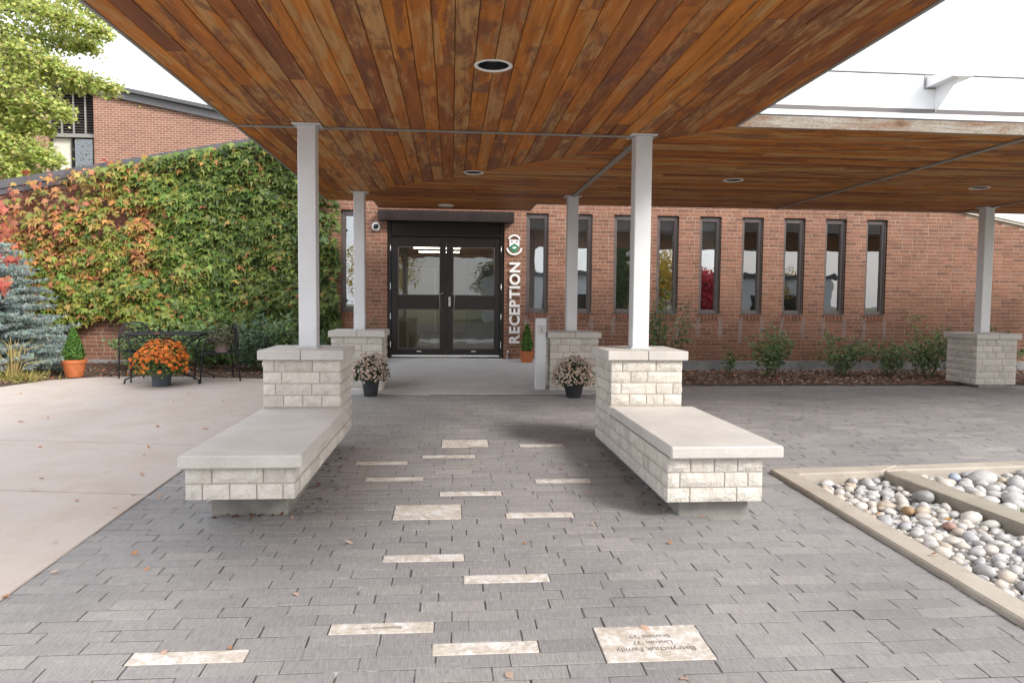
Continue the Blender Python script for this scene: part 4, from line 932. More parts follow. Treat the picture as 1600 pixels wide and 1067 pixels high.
for sx in (-.045, .045):
    q = MB()
    for k in range(3):
        a = k*math.pi/3; c, s = math.cos(a), math.sin(a); q.add([(sx+c*.017-s*.004, -.0325, .058+s*.017+c*.004), (sx-c*.017-s*.004, -.0325, .058-s*.017+c*.004), (sx-c*.017+s*.004, -.0325, .058-s*.017-c*.004), (sx+c*.017+s*.004, -.0325, .058+s*.017-c*.004)], [(0, 1, 2, 3)])
    q.build('star', 'crest_purple', crest)
flat([(-.035, -.055), (-.03, -.03), (-.012, -.038), (0, -.018), (.01, -.035), (.03, -.022), (.036, -.05), (.02, -.065), (-.02, -.068)], -.0355, -.0335, 'leaf_emblem', 'white_paint')
def arc(r0, r1, a0, a1, cz, n=10): return [(r1*math.cos(R(a0+(a1-a0)*i/n)), cz+r1*math.sin(R(a0+(a1-a0)*i/n))*1.0) for i in range(n+1)] + [(r0*math.cos(R(a1-(a1-a0)*i/n)), cz+r0*math.sin(R(a1-(a1-a0)*i/n))) for i in range(n+1)]
flat(arc(.088, .118, 20, 160, .068)[::-1], -.028, -.006, 'top_scroll', 'white_paint'); flat(arc(.112, .145, 190, 350, -.035)[::-1], -.028, -.006, 'bottom_scroll', 'white_paint')
cm = empty('security_camera', (-1.315, WY, 2.80), label='round white dome security camera left of the doors', cat='camera')
def lathe_y(prof, n=24):
    q = MB(); q.lathe(prof, n); q.v = [(x, -z_, y) for x, y, z_ in q.v]; return q
lathe_y([(.078, 0), (.078, .03), (.06, .055), (.045, .062)]).build('housing', 'white_paint', cm, True); lathe_y([(.045, .060), (.036, .082), (.018, .094), (0.0005, .096)]).build('lens', 'dark_lens', cm, True)
bo = empty('push_button_bollard', (1.235, 9.93, .29), label='white square bollard with door push button by the pad', cat='bollard')
q = MB(); q.bbox(-.072, .072, -.075, .075, 0, 1.01, .008); q.build('body', 'post_paint', bo)
q = MB(); q.bbox(-.055, .058, -.081, -.0755, .79, .905, .003); q.build('button_plate', 'steel', bo)
q = MB(); q.tube([(0.0, -.083, .872), (0, -.0835, .868)], .008, 8); q.tube([(0.0, -.083, .855), (-.004, -.083, .832), (.016, -.083, .826), (.024, -.083, .812)], .003, 5); q.build('access_symbol', 'bronze', bo)
q = MB(); q.bbox(-.09, .09, -.09, .09, .0, .008, .002); q.build('base_plate', 'strip_metal', bo)
wt = empty('wall_stub', (.985, WY-.03, .5), label='short metal floor stub at the right door jamb', cat='pipe'); q = MB(); q.tube([(0, 0, -.01), (0, 0, .12), (.01, -.02, .14)], .022, 8); q.build('pipe', 'steel', wt)

# ================================================================== PLANTS
rng = np.random.default_rng(3); random.seed(3)
def pick(pal, w, n, s=.16):
    pal = np.array(pal); C = pal[rng.choice(len(pal), n, p=np.array(w)/sum(w))]
    return C*(1+rng.normal(size=(n, 1))*s)*(1+rng.normal(size=(n, 3))*.06)
# ---- ivy on the left wall
ivy = empty('wall_ivy', (-4.6, WY-.05, .45), label='dense ivy turning from green to red over the left brick wall', cat='ivy'); IO = Vector(ivy.location)
def smooth(x, a, b): t = np.clip((x-a)/(b-a), 0, 1); return t*t*(3-2*t)
from mathutils import noise as mnoise
def fbm(x, z, s): return mnoise.noise(Vector((x*s, 3.3, z*s)))
def ivy_keep(X, Z):
    """density of the ivy: thin at the far left and top left, gone low down on the left and by the window"""
    d = np.ones(len(X)); top = np.array([topz(x) for x in X])
    hang = .30*np.array([fbm(x, 0, 1.7) for x in X])
    d *= np.where(X < -4.55, smooth(Z, .98+hang, 1.25+hang), smooth(Z, .45, .55))
    d *= np.clip(.05 + smooth(X, -8.2, -5.9) + smooth(1.9-Z+.0*X, -1.4, .4)*smooth(X, -7.9, -6.6), 0, 1)
    left = 1-smooth(X, -6.4, -4.9); d *= 1-left*.86*smooth(Z, top-1.0, top-.15)
    d *= 1-.78*smooth(X, -2.75, -1.95)*smooth(np.array([fbm(x, z, 2.6) for x, z in zip(X, Z)]), -.35, .35)
    holes = np.array([fbm(x+7, z, 1.9) for x, z in zip(X, Z)]); d *= 1-.8*smooth(holes, .30, .52)*(X < -4.9)
    d *= (X < -1.94); d *= Z < top+.16
    return d
N = 40000; X = rng.uniform(-8.3, -1.9, N); Z = rng.uniform(.5, 4.5, N); keep = rng.random(N) < ivy_keep(X, Z)*.60; X, Z = X[keep], Z[keep]; n = len(X)
depth = rng.uniform(.02, .12, n)+.10+.15*np.array([fbm(x, z*1.4, 2.3) for x, z in zip(X, Z)])+.07*np.array([fbm(x+9, z, 5.0) for x, z in zip(X, Z)])
P = np.stack([X, WY-.02-np.clip(depth, .01, .42), Z], 1)-np.array(IO)
nrm = unit(np.array([0, -1.0, .85])+rng.normal(size=(n, 3))*.36); tip = np.array([0, -.25, -1.0])+rng.normal(size=(n, 3))*.5
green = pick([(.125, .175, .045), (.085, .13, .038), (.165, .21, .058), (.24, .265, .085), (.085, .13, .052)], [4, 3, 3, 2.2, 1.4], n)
yel = pick([(.21, .23, .055), (.29, .26, .07), (.14, .19, .045), (.32, .22, .07)], [4, 2, 3, 1], n)
red = pick([(.44, .17, .10), (.47, .22, .09), (.36, .13, .10), (.41, .28, .10), (.25, .23, .075)], [2.6, 3, .8, 2.8, 3], n)
topd = np.array([topz(x) for x in X])-Z
pr_ = (1-smooth(X, -7.2, -4.7))*smooth(2.2-topd, .1, 1.7)*.95 + .035 + .9*np.exp(-((X+5.18)/.20)**2)*smooth(Z, 1.7, 2.2)*(1-smooth(Z, 3.0, 3.4)) + .9*(1-smooth(X, -8.0, -7.2))
py_ = (1-smooth(X, -6.0, -3.9))*.9+.06; py_ *= 1-.6*smooth(X, -3.4, -2.6)
u = rng.random(n); v = rng.random(n); cl = np.array([fbm(x+30, z, 2.2) for x, z in zip(X, Z)])*.35
C = np.where((u+cl*.6 < pr_)[:, None], red, np.where((v+cl < py_)[:, None], yel, green)); sz = rng.uniform(.06, .155, n); C *= (1.12-.42*smooth(X, -4.6, -3.0))[:, None]*np.array([[1.0, 1.06, .9]])  # leaf colours dimmed towards the right: canopy shade painted into the ivy
front = np.argsort(P[:, 1])[:300]; mask = np.zeros(n, bool); mask[front] = True
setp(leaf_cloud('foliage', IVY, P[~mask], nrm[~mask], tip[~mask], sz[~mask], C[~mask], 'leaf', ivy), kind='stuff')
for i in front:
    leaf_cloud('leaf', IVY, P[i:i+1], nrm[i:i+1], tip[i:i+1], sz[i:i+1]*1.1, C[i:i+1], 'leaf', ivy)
q = MB()
for _ in range(150):
    x = random.uniform(-8.2, -2.0); z = .5 if x > -4.5 else random.uniform(.9, 2.6); pts = [(x, WY-.012, z)]
    for _ in range(random.randint(6, 16)):
        x += random.gauss(0, .07); z += random.uniform(.06, .22)
        if z > topz(x)+.05 or x > -1.98: break
        pts.append((x, WY-.012-random.uniform(0, .03), z))
    if len(pts) > 2: q.tube([Vector(p)-IO for p in pts], .004, 4)
for _ in range(230):               # bare twigs under the coping at the far left
    x = random.uniform(-8.2, -5.2); z = topz(x)-random.uniform(-.05, .55); a = random.uniform(0, 6.28); pts = [(x, WY-.02, z)]
    for _ in range(5): a += random.gauss(0, .6); x += .07*math.cos(a); z += .06*math.sin(a); pts.append((x, WY-.02-random.uniform(.0, .08), z))
    q.tube([Vector(p)-IO for p in pts], .0035, 4)
q.build('stem', 'red_stem', ivy)
# sprays reaching over the coping
Pn = []; q = MB()
for x0 in (-6.9, -6.55, -6.2, -5.95, -5.85, -5.75, -5.6, -5.45, -5.25, -5.0):
    z0 = topz(x0)-.06; a = random.uniform(.3, 2.8); L = random.uniform(.2, .36); e = (x0+L*math.cos(a), WY-.14, z0+L*math.sin(a))
    q.tube([Vector((x0, WY-.06, z0))-IO, Vector(((x0+e[0])/2, WY-.12, (z0+e[2])/2+.02))-IO, Vector(e)-IO], .004, 4)
    Pn += [e, ((x0+e[0])/2, WY-.14, (z0+e[2])/2)]
q.build('tendril', 'red_stem', ivy)
Pn = np.array(Pn)-np.array(IO); k = len(Pn); setp(leaf_cloud('foliage', IVY, Pn, unit(np.array([0, -1, .4])+rng.normal(size=(k, 3))*.4), np.array([0, -.2, -1])+rng.normal(size=(k, 3))*.6, rng.uniform(.10, .15, k), pick([(.46, .17, .05), (.40, .24, .06), (.42, .10, .05)], [2, 2, 1], k), 'leaf', ivy), kind='stuff')

# ---- generic bushes
def bush(name, label, cat, x, y, z, h, w, stems, nl, pal, wts, tmpl=OVAL, ls=(.05, .085), m='leaf', stem='green_stem', up=.8, group=None, bare=.25, deep=None):
    o = empty(name, (x, y, z), label=label, cat=cat, group=group); q = MB(); P = []; T = []
    for _ in range(stems):
        a = random.uniform(0, 6.28); rr = w*math.sqrt(random.random()); hh = h*random.uniform(.55, 1.0)*(1-.35*rr/w); pts = []
        bx, by = .12*w*random.gauss(0, 1), .12*w*random.gauss(0, 1)
        for t in np.linspace(0, 1, 6): pts.append(Vector((bx+math.cos(a)*rr*t**1.3+random.gauss(0, .012), (by+math.sin(a)*rr*t**1.3)*(deep or .8), hh*t)))
        q.tube(pts, [.006, .005, .0045, .004, .003, .002], 4)
        for _ in range(int(nl/stems)):
            t = bare+(1-bare)*random.random()**.8; i = min(4, int(t*5)); p = pts[i].lerp(pts[i+1], t*5-i); d = Vector((random.gauss(0, 1), random.gauss(0, 1), random.gauss(0, .5)+.3)).normalized()
            P.append(p + d*random.uniform(.01, .09)*max(.5, w/.3)); T.append(d)
    q.build('stem', stem, o); P = np.array([tuple(p) for p in P]); T = np.array([tuple(t) for t in T]); P[:, 2] = np.maximum(P[:, 2], .01); n = len(P)
    setp(leaf_cloud('foliage', tmpl, P, unit(rng.normal(size=(n, 3))*.55+np.array([0, -.35, up])), T, rng.uniform(ls[0], ls[1], n), pick(pal, wts, n), m, o), kind='stuff')
    return o
ROSE = [(.13, .20, .08), (.18, .26, .10), (.09, .15, .06), (.25, .30, .11), (.22, .28, .16)]; RW = [4, 3, 3, 1, 1]
RG = 'rose bushes along the windowed wall'
bush('rose_bush', 'tall loose rose bush seen behind the white post pedestal', 'bush', 3.45, 11.5, .31, 1.70, .50, 15, 700, ROSE, RW, group=RG)
bush('rose_bush', 'upright rose bush under the sixth window', 'bush', 5.30, 11.45, .31, 1.0, .42, 14, 850, ROSE, RW, group=RG)
bush('rose_bush', 'small sprig left of the upright rose bush', 'bush', 4.72, 11.9, .31, .55, .16, 4, 110, ROSE, RW, group=RG)
bush('rose_bush', 'spreading rose bush under the eighth window', 'bush', 6.62, 11.7, .31, .92, .50, 14, 750, ROSE, RW, group=RG)
bush('rose_bush', 'thin dark rose bush under the ninth window', 'bush', 7.50, 11.7, .31, .85, .46, 12, 520, ROSE, RW, group=RG)
bush('rose_bush', 'bushy rose right of the last window', 'bush', 8.10, 11.5, .31, .98, .52, 15, 850, ROSE, RW, group=RG)
bush('rose_cane', 'tall thin yellowing canes against the brick wall', 'plant', 8.35, 12.2, .31, 1.75, .30, 5, 150, [(.20, .24, .07), (.14, .19, .05), (.28, .27, .08)], [2, 3, 1], bare=.2, group=RG)
bush('rose_bush', 'rose bush behind the far right pedestal', 'bush', 9.35, 11.6, .31, .95, .45, 11, 600, ROSE, RW, group=RG)
SH = [(.12, .19, .075), (.17, .26, .10), (.10, .165, .085), (.22, .30, .12)]; SW = [4, 3, 3, 2]
bush('shrub', 'leafy shrub against the bricks behind the left chair', 'shrub', -4.95, 11.9, .35, .95, .46, 15, 900, SH, SW, ls=(.05, .09))
bush('shrub', 'pale green shrub in the middle behind the patio table', 'shrub', -4.0, 12.0, .35, 1.12, .55, 18, 1150, SH, SW, ls=(.05, .09))
bush('shrub', 'blue-green shrub behind the right chair', 'shrub', -3.15, 11.85, .35, 1.10, .46, 17, 1100, [(.10, .165, .095), (.14, .21, .13), (.18, .25, .16)], [3, 3, 2], ls=(.05, .09))
bush('shrub', 'bright green shrub left of the left bench post', 'shrub', -2.55, 11.55, .34, 1.08, .46, 17, 1100, SH, SW, ls=(.06, .10))
bush('shrub', 'dark leafy shrub behind the left bench pedestal', 'shrub', -1.95, 11.7, .34, .80, .38, 14, 800, [(.05, .09, .04), (.075, .12, .05)], [1, 1], ls=(.06, .10))
bush('shrub', 'scraggly shrub below the small window beside the slim post', 'shrub', -1.45, 12.3, .40, .95, .34, 10, 330, [(.08, .12, .05), (.16, .13, .07), (.12, .16, .06)], [3, 1, 2], ls=(.05, .09))
# dry ornamental grass at far left
o = empty('dry_grass_clump', (-6.22, 10.72, .325), label='straw-coloured grass clump below the blue spruce', cat='grass'); q = MB()
for _ in range(40):
    a = random.uniform(0, 6.28); L = random.uniform(.35, .72); w = random.uniform(.05, .5); q.tube([(0.03*math.cos(a), .03*math.sin(a), 0), (w*.4*math.cos(a), w*.4*math.sin(a), L*.7), (w*math.cos(a), w*math.sin(a), L*(1-.5*w))], [.007, .006, .002], 4)
make_simple('straw', (.42, .33, .13), .8, 0, .25, 20); q.build('blade', 'straw', o)
n = 700; P = np.stack([rng.normal(0, .22, n), rng.normal(0, .12, n), rng.uniform(0, .1, n)], 1)
setp(leaf_cloud('foliage', BLADE, P, rdir(n), unit(rng.normal(size=(n, 3))*.7+np.array([0, 0, .8])), rng.uniform(.06, .16, n), pick([(.42, .36, .12), (.30, .30, .09)], [2, 1], n), 'leaf', o), kind='stuff')
# ---- blue spruce
sp = empty('blue_spruce', (-6.94, 11.45, .33), label='low blue spruce at the left edge against the brick wall', cat='tree')
q = MB(); q.tube([(0, 0, 0), (0, 0, 1.0), (0, 0, 2.0)], [.07, .045, .01], 7); q.build('trunk', 'bark', sp)
P = []; T = []; bq = MB()
for tier in np.linspace(.06, 1.95, 20):
    Rr = 1.16*(1-(tier/2.12))**.7+.05; nb = int(7+Rr*9)
    for i in range(nb):
        a = 2*math.pi*(i+random.random()*.7)/nb; L = Rr*random.uniform(.8, 1.12); p0 = Vector((0, 0, tier)); d = Vector((math.cos(a), math.sin(a), .10+random.gauss(0, .08))); e = p0+d*L
        bq.tube([p0, e], [.012, .004], 4); side = Vector((-math.sin(a), math.cos(a), 0))
        for t in np.linspace(.22, 1, max(4, int(L*14))):
            wd = .26*L*(1.08-t)+.05
            for s in (-1, 0, 1):
                c = p0.lerp(e, t); dd = (d*(.8 if s else 1)+side*s*1.0+Vector((0, 0, random.uniform(-.12, .3)))).normalized(); tl = wd*random.uniform(.7, 1.15) if s else .08
                k = max(1, int(tl/.045))
                for j in range(k): P.append(tuple(c+dd*tl*(j+random.random()*.6)/k+Vector((0, 0, random.gauss(0, .012))))); T.append(tuple(dd))
bq.build('branch', 'bark', sp); P = np.array(P); T = np.array(T); n = len(P); nn = 13
PP = np.repeat(P, nn, 0)+np.repeat(T, nn, 0)*rng.uniform(0, .045, (n*nn, 1)); TT = unit(np.repeat(T, nn, 0)*.75+rng.normal(size=(n*nn, 3))*.55)
NEED = (np.array([(-.14, 0, 0), (.14, 0, 0), (0, 1, 0)], float), np.array([(0, 1, 2)]))
Cn = np.repeat(pick([(.28, .35, .335), (.35, .42, .40), (.21, .28, .265), (.39, .45, .42)], [3, 3, 2, 1], n, .12), nn, 0)
setp(leaf_cloud('needles', NEED, PP, rdir(n*nn), TT, rng.uniform(.032, .05, n*nn), Cn, 'needle', sp), kind='stuff')
# ---- red maple sapling at the left edge
mp = empty('red_maple_sapling', (-6.40, 9.9, .30), label='thin sapling with red leaves at the left edge', cat='tree'); q = MB()
q.tube([(0, 0, 0), (.05, 0, 1.2), (.1, .05, 2.6)], [.02, .016, .008], 6); q.build('trunk', 'bark', mp); Pm = []
for zz, ex, ez, c in ((1.45, .62, 1.40, 12), (1.7, .66, 1.70, 14), (2.05, .55, 2.1, 26), (2.3, .5, 2.38, 26), (2.0, .45, 1.9, 10), (1.2, -.5, 1.5, 30), (1.8, -.6, 2.0, 40)):
    for _ in range(c): t = random.uniform(.5, 1.05); Pm.append((.05+ex*t+random.gauss(0, .07), random.gauss(0, .09), zz+(ez-zz)*t+random.gauss(0, .06)))
q = MB()
for zz, ex, ez in ((1.45, .62, 1.40), (1.7, .66, 1.70), (2.05, .55, 2.1), (2.3, .5, 2.38)): q.tube([(.06, 0, zz), (.05+ex*.6, 0, (zz+ez)/2+.03), (.05+ex, 0, ez)], [.006, .004, .002], 4)
q.build('branch', 'bark', mp); Pm = np.array(Pm); k = len(Pm)
setp(leaf_cloud('crown', IVY, Pm, unit(np.array([0, -.8, .6])+rng.normal(size=(k, 3))*.4), np.array([.2, 0, -1])+rng.normal(size=(k, 3))*.6, rng.uniform(.09, .14, k), pick([(.46, .12, .08), (.40, .09, .07), (.50, .18, .11)], [2, 1, 1], k), 'leaf', mp), kind='stuff')

# ---- potted plants
def pot(o, m, r0, r1, h, rim=.02, z=0.0, x=0, y=0):
    q = MB(); q.lathe([(.001, 0), (r0, 0), (r0+(r1-r0)*.8, h*.8), (r1, h*.8), (r1+rim*.2, h), (r1-rim*.5, h), (r1-rim*.7, h*.88), (.001, h*.88)], 28, (x, y, z)); a = q.build('pot', m, o, True)
    me = a.data; me.polygons.foreach_set('use_smooth', [False]*len(me.polygons)); 
    mdl = a.modifiers.new('s', 'EDGE_SPLIT'); mdl.split_angle = R(30); me.polygons.foreach_set('use_smooth', [True]*len(me.polygons)); return a
def mum(label, x, y, z, r, hgt, potm, pr0, pr1, ph, fpal, fw, npal, nf, fs=.03, nl=700, flat_=1.0, stray=0, low=-.25):
    o = empty('chrysanthemum', (x, y, z), label=label, cat='potted plant'); pot(o, potm, pr0, pr1, ph)
    base = ph*.95; q = MB()
    for _ in range(40):
        d = Vector((random.gauss(0, 1), random.gauss(0, 1), abs(random.gauss(0, .8))+.2)).normalized(); q.tube([(0, 0, ph*.85), (d.x*r*.5, d.y*r*.5, base+d.z*hgt*.5), (d.x*r*.9, d.y*r*.9, base+d.z*hgt*.88)], .003, 4)
    q.build('stem', 'green_stem', o)
    d = rdir(nl*3); d = d[d[:, 2] > low-.2][:nl]; rad = rng.uniform(.55, .95, (len(d), 1)); Pl = d*rad*np.array([r, r, hgt])+np.array([0, 0, base+.05*hgt]); k = len(d)
    setp(leaf_cloud('foliage', OVAL, Pl, unit(d+rng.normal(size=(k, 3))*.5), rdir(k), rng.uniform(.035, .06, k), pick(npal, [1]*len(npal), k), 'leaf', o), kind='stuff')
    i = np.arange(nf*2); ph_ = i*2.39996; zz = 1-(1-low)*(i+.5)/(nf*2); d = np.stack([np.sqrt(1-zz**2)*np.cos(ph_), np.sqrt(1-zz**2)*np.sin(ph_), zz], 1)
    d = unit(d+rng.normal(size=d.shape)*.05); d = d[rng.random(len(d)) < (.62 if stray == 0 else np.clip(.25+.75*smooth(d[:, 2], .05, .5), 0, 1)*.75)]; k = len(d)
    lobe = np.array([mnoise.noise(Vector(v_)*1.9+Vector((x, y, 0))) for v_ in d])[:, None]; Pf = d*(1+rng.normal(size=(k, 1))*.06+.20*lobe)*np.array([r, r, hgt*flat_])+np.array([0, 0, base+.05*hgt]); nr = unit(d+np.array([0, -.25, .3])+rng.normal(size=(k, 3))*.25); C = pick(fpal, fw, k, .12)
    setp(leaf_cloud('blooms', FLOWER, Pf, nr, rdir(k), rng.uniform(.8, 1.25, k)*fs, C, 'petal', o), kind='stuff')
    Pc = Pf+nr*.002; setp(leaf_cloud('bloom_centres', FLOWER, Pc+nr*fs*.02, nr, rdir(k), fs*.38, C*.55, 'petal', o), kind='stuff')
    return o
WH = [(.58, .45, .36), (.66, .56, .48), (.52, .38, .30), (.44, .34, .24)]; WW = [3, 3, 2, 1]; DG = [(.035, .06, .025), (.05, .085, .03)]
mum('cream chrysanthemum in a black pot left of the door pad', -1.05, 9.42, .283, .24, .25, 'black_plastic', .085, .125, .30, WH, WW, DG, 420, .034)
mum('cream chrysanthemum in a black pot beside the bollard pedestal', 1.60, 9.27, .279, .27, .27, 'black_plastic', .095, .15, .26, WH, WW, DG, 520, .034)
mum('bright orange chrysanthemum in a blue-grey pot before the patio table', -4.02, 10.30, .312, .37, .36, 'blue_plastic', .115, .14, .25, [(.66, .17, .02), (.74, .24, .03), (.56, .12, .015)], [3, 2, 1], [(.10, .16, .035), (.15, .20, .05), (.07, .12, .03)], 420, .055, 1500, 1.0, 1, -.12)
mum('faded mauve chrysanthemum in a pinkish pot on the right chair', -3.37, 10.84, .745, .22, .19, 'mauve_plastic', .085, .105, .18, [(.30, .22, .20), (.24, .19, .14), (.36, .28, .26)], [1, 1, 1], [(.10, .13, .06), (.16, .16, .09)], 120, .02, 900)
ab = empty('potted_cedar', (-5.63, 11.20, .345), label='small cone-shaped cedar in a terracotta pot by the brick wall', cat='potted plant'); pot(ab, 'terracotta', .115, .17, .26, .03)
def conif(o, z0, h, r, n):
    t = rng.random(n); a = rng.uniform(0, 6.283, n); rr = r*np.clip(np.minimum((1-t)**.75*1.08, .55+t*2.2), 0, 1)*rng.uniform(.55, 1.02, n); P = np.stack([rr*np.cos(a), rr*np.sin(a), z0+t*h], 1)
    d = unit(np.stack([np.cos(a)*.6, np.sin(a)*.6, np.full(n, 1.0)], 1)+rng.normal(size=(n, 3))*.3); nr = unit(np.stack([np.cos(a), np.sin(a), np.full(n, .2)], 1)+rng.normal(size=(n, 3))*.5)
    setp(leaf_cloud('foliage', OVAL, P, nr, d, rng.uniform(.03, .055, n), pick([(.10, .21, .035), (.14, .27, .05), (.07, .15, .03)], [2, 1, 2], n), 'leaf', o), kind='stuff')
conif(ab, .22, .48, .165, 2600); q = MB(); q.tube([(0, 0, .2), (0, 0, .6)], [.012, .005], 5); q.build('trunk', 'bark', ab)
tp_ = empty('potted_cedar', (1.30, 12.35, .475), label='small green plant in a terracotta pot behind the bollard', cat='potted plant'); pot(tp_, 'terracotta', .09, .135, .20, .025); conif(tp_, .18, .45, .12, 1200)

# ---- patio set
def arch(p0, p1, h, n=8): 
    p0, p1 = Vector(p0), Vector(p1); out = []
    for i in range(n+1): t = i/n; out.append(p0.lerp(p1, (1-math.cos(math.pi*t))/2)+Vector((0, 0, h*math.sin(math.pi*t)**.75)))
    return out
def grid_mesh(q, u0, u1, n1, w0, w1, n2, fn, r=.0022):
    for i in range(n1+1):
        u = u0+(u1-u0)*i/n1; q.tube([fn(u, w0), fn(u, (w0+w1)/2), fn(u, w1)], r, 3)
    for j in range(n2+1):
        w = w0+(w1-w0)*j/n2; q.tube([fn(u0, w), fn((u0+u1)/2, w), fn(u1, w)], r, 3)
def patio_chair(label, x, y, z, rz):                           # faces local +x
    c = empty('patio_chair', (x, y, z), rz, label=label, cat='chair', group='black metal patio chairs'); r = .011
    q = MB(); pts = [(-.27, -.23, 0), (-.24, -.23, .42)] + [(p.x, p.y, p.z) for p in arch((-.25, -.23, .60), (-.25, .23, .60), .24)] + [(-.24, .23, .42), (-.27, .23, 0)]; q.tube(pts, r, 6); q.build('back_frame', 'black_iron', c, True)
    for s in (-1, 1):
        q = MB(); q.tube([(-.25, s*.235, .50)] + arch((-.22, s*.24, .55), (.22, s*.24, .55), .09) + [(.25, s*.24, .42), (.28, s*.25, 0)], r, 6); q.build('arm', 'black_iron', c, True)
        q = MB(); q.lathe([(.016, 0), (.016, .012), (.001, .013)], 8, (.28, s*.25, 0)); q.build('foot', 'black_iron', c)
    q = MB(); q.tube([(-.24, -.22, .42), (.24, -.23, .42), (.24, .23, .42), (-.24, .22, .42)], .009, 6, closed=True); grid_mesh(q, -.24, .24, 24, -.22, .22, 22, lambda u, w: (u, w, .42-.01*math.cos(w*6))); q.build('seat', 'black_iron', c)
    q = MB(); grid_mesh(q, -.22, .22, 20, .44, .80, 18, lambda u, w: (-.245-.02*math.cos(u*6), u*(1 if w < .64 else math.sqrt(max(.05, 1-((w-.64)/.22)**2))), w)); q.build('backrest', 'black_iron', c)
    return c
patio_chair('black metal armchair at the left end of the patio table', -4.56, 10.98, .329, R(-48))
patio_chair('black metal armchair at the right end holding a pink pot', -3.44, 10.86, .325, R(208))
tb = empty('patio_table', (-4.08, 10.78, .323), label='long black mesh patio table in front of the ivy', cat='table')
q = MB(); q.tube([(-.54, -.36, .70), (.54, -.36, .70), (.54, .36, .70), (-.54, .36, .70)], .013, 6, closed=True); grid_mesh(q, -.53, .53, 60, -.355, .355, 40, lambda u, w: (u, w, .703), .0042); q.build('table_top', 'black_iron', tb)
for s in (-1, 1):
    q = MB()
    q.tube([(s*.50, -.30, .69), (s*.35, -.28, .66), (s*.16, -.22, .52), (s*.10, -.16, .34), (s*.18, -.2, .16), (s*.40, -.28, .10), (s*.50, -.31, .06), (s*.51, -.32, 0)], .013, 6)
    q.tube([(s*.50, .30, .69), (s*.35, .28, .66), (s*.16, .22, .52), (s*.10, .16, .34), (s*.18, .2, .16), (s*.40, .28, .10), (s*.50, .31, .06), (s*.51, .32, 0)], .013, 6)
    q.tube([(s*.10, -.16, .34), (s*.10, .16, .34)], .011, 6); q.build('leg', 'black_iron', tb, True)
q = MB(); q.tube([(-.10, 0, .34), (.10, 0, .34)], .011, 6); q.build('stretcher', 'black_iron', tb, True)

# ================================================================== BEYOND THE IVY WALL
fb = empty('back_building', (-11.5, 24, .3), label='far brick building with louvred tower behind the ivy wall', cat='building'); FO = Vector(fb.location)
def fp(q, n, m, parent=None): o = q.build(n, m, parent or fb); o.location = -FO; return o
rl = lambda x: 8.27-.183*(x+11.29)
q = MB(); xa, xb = -11.29, -2.0
q.add([(xa, 24, .3), (xb, 24, .3), (xb, 24, rl(xb)-.35), (xa, 24, rl(xa)-.35), (xa, 30, .3), (xa, 30, rl(xa)-.35), (xb, 30, .3), (xb, 30, rl(xb)-.35)], [(0, 1, 2, 3), (4, 0, 3, 5), (1, 6, 7, 2)]); fp(q, 'wall', 'far_brick')
for d, h0, h1 in ((-.25, -.10, .02), (-.12, -.34, -.105)):
    q = MB(); a = xa-1.7; q.add([(a, 24+d, rl(a)+h0), (xb, 24+d, rl(xb)+h0), (xb, 24+d, rl(xb)+h1), (a, 24+d, rl(a)+h1), (a, 30, rl(a)+h0), (xb, 30, rl(xb)+h0), (xb, 30, rl(xb)+h1), (a, 30, rl(a)+h1)], [(0, 1, 2, 3), (3, 2, 6, 7), (0, 4, 5, 1), (4, 0, 3, 7)]); fp(q, 'roof', 'coping_metal')
lv = empty('louvre', (-12.0, 24.3, 6.75)); lv.parent = fb; lv.location = Vector((-12.0, 24.3, 6.75))-FO
q = MB(); q.box(-.75, .75, .12, .16, 0, 1.35); q.build('backing', 'bronze', lv)
for i in range(16):
    q = MB(); z = .04+i*.083; q.add([(-.72, -.04, z), (.72, -.04, z), (.72, .06, z+.06), (-.72, .06, z+.06)], [(0, 1, 2, 3)]); q.add([(-.72, -.04, z-.008), (.72, -.04, z-.008), (.72, -.04, z), (-.72, -.04, z)], [(0, 1, 2, 3)]); q.build('slat', 'window_bronze', lv)
for x in (-.72, -.36, 0, .36, .70):
    q = MB(); q.box(x-.025, x+.025, -.09, -.045, -.02, 1.35); q.build('mullion', 'strip_metal', lv)
q = MB(); q.box(-.76, .76, -.1, .0, -.14, -.025); q.build('sill', 'strip_metal', lv)
wv = empty('window', (-12.0, 24.3, 4.6)); wv.parent = fb; wv.location = Vector((-12.0, 24.3, 4.6))-FO
q = MB(); q.box(-.74, -.10, .06, .1, 0, 2.0); q.build('panel', 'lobby_white', wv)
for a, b_ in ((-.06, .53), (.57, .74)): q = MB(); q.box(a, b_, .05, .06, 0, 2.0); q.build('pane', 'glass', wv)
for x in (-.73, -.10, .55, .735): q = MB(); q.box(x-.022, x+.022, -.02, .045, 0, 2.0); q.build('mullion', 'bronze', wv)
q = MB(); q.box(-12.85, -11.295, 24.9, 25.0, .3, 8.1); fp(q, 'recess_wall', 'office_wall')
q = MB(); a = Vector((-12.76, 24.2)); c = Vector((-17.5, 20.5)); q.add([(c.x, c.y, .3), (a.x, a.y, .3), (a.x, a.y, 7.95), (c.x, c.y, 9.3), ], [(0, 1, 2, 3)]); q.add([(a.x, a.y, .3), (a.x, a.y+1, .3), (a.x, a.y+1, 7.95), (a.x, a.y, 7.95)], [(0, 1, 2, 3)]); fp(q, 'wing_wall', 'far_brick')
q = MB(); q.box(-12.76, -11.29, 24.2, 24.9, 8.05, 8.12); fp(q, 'recess_roof', 'bronze')
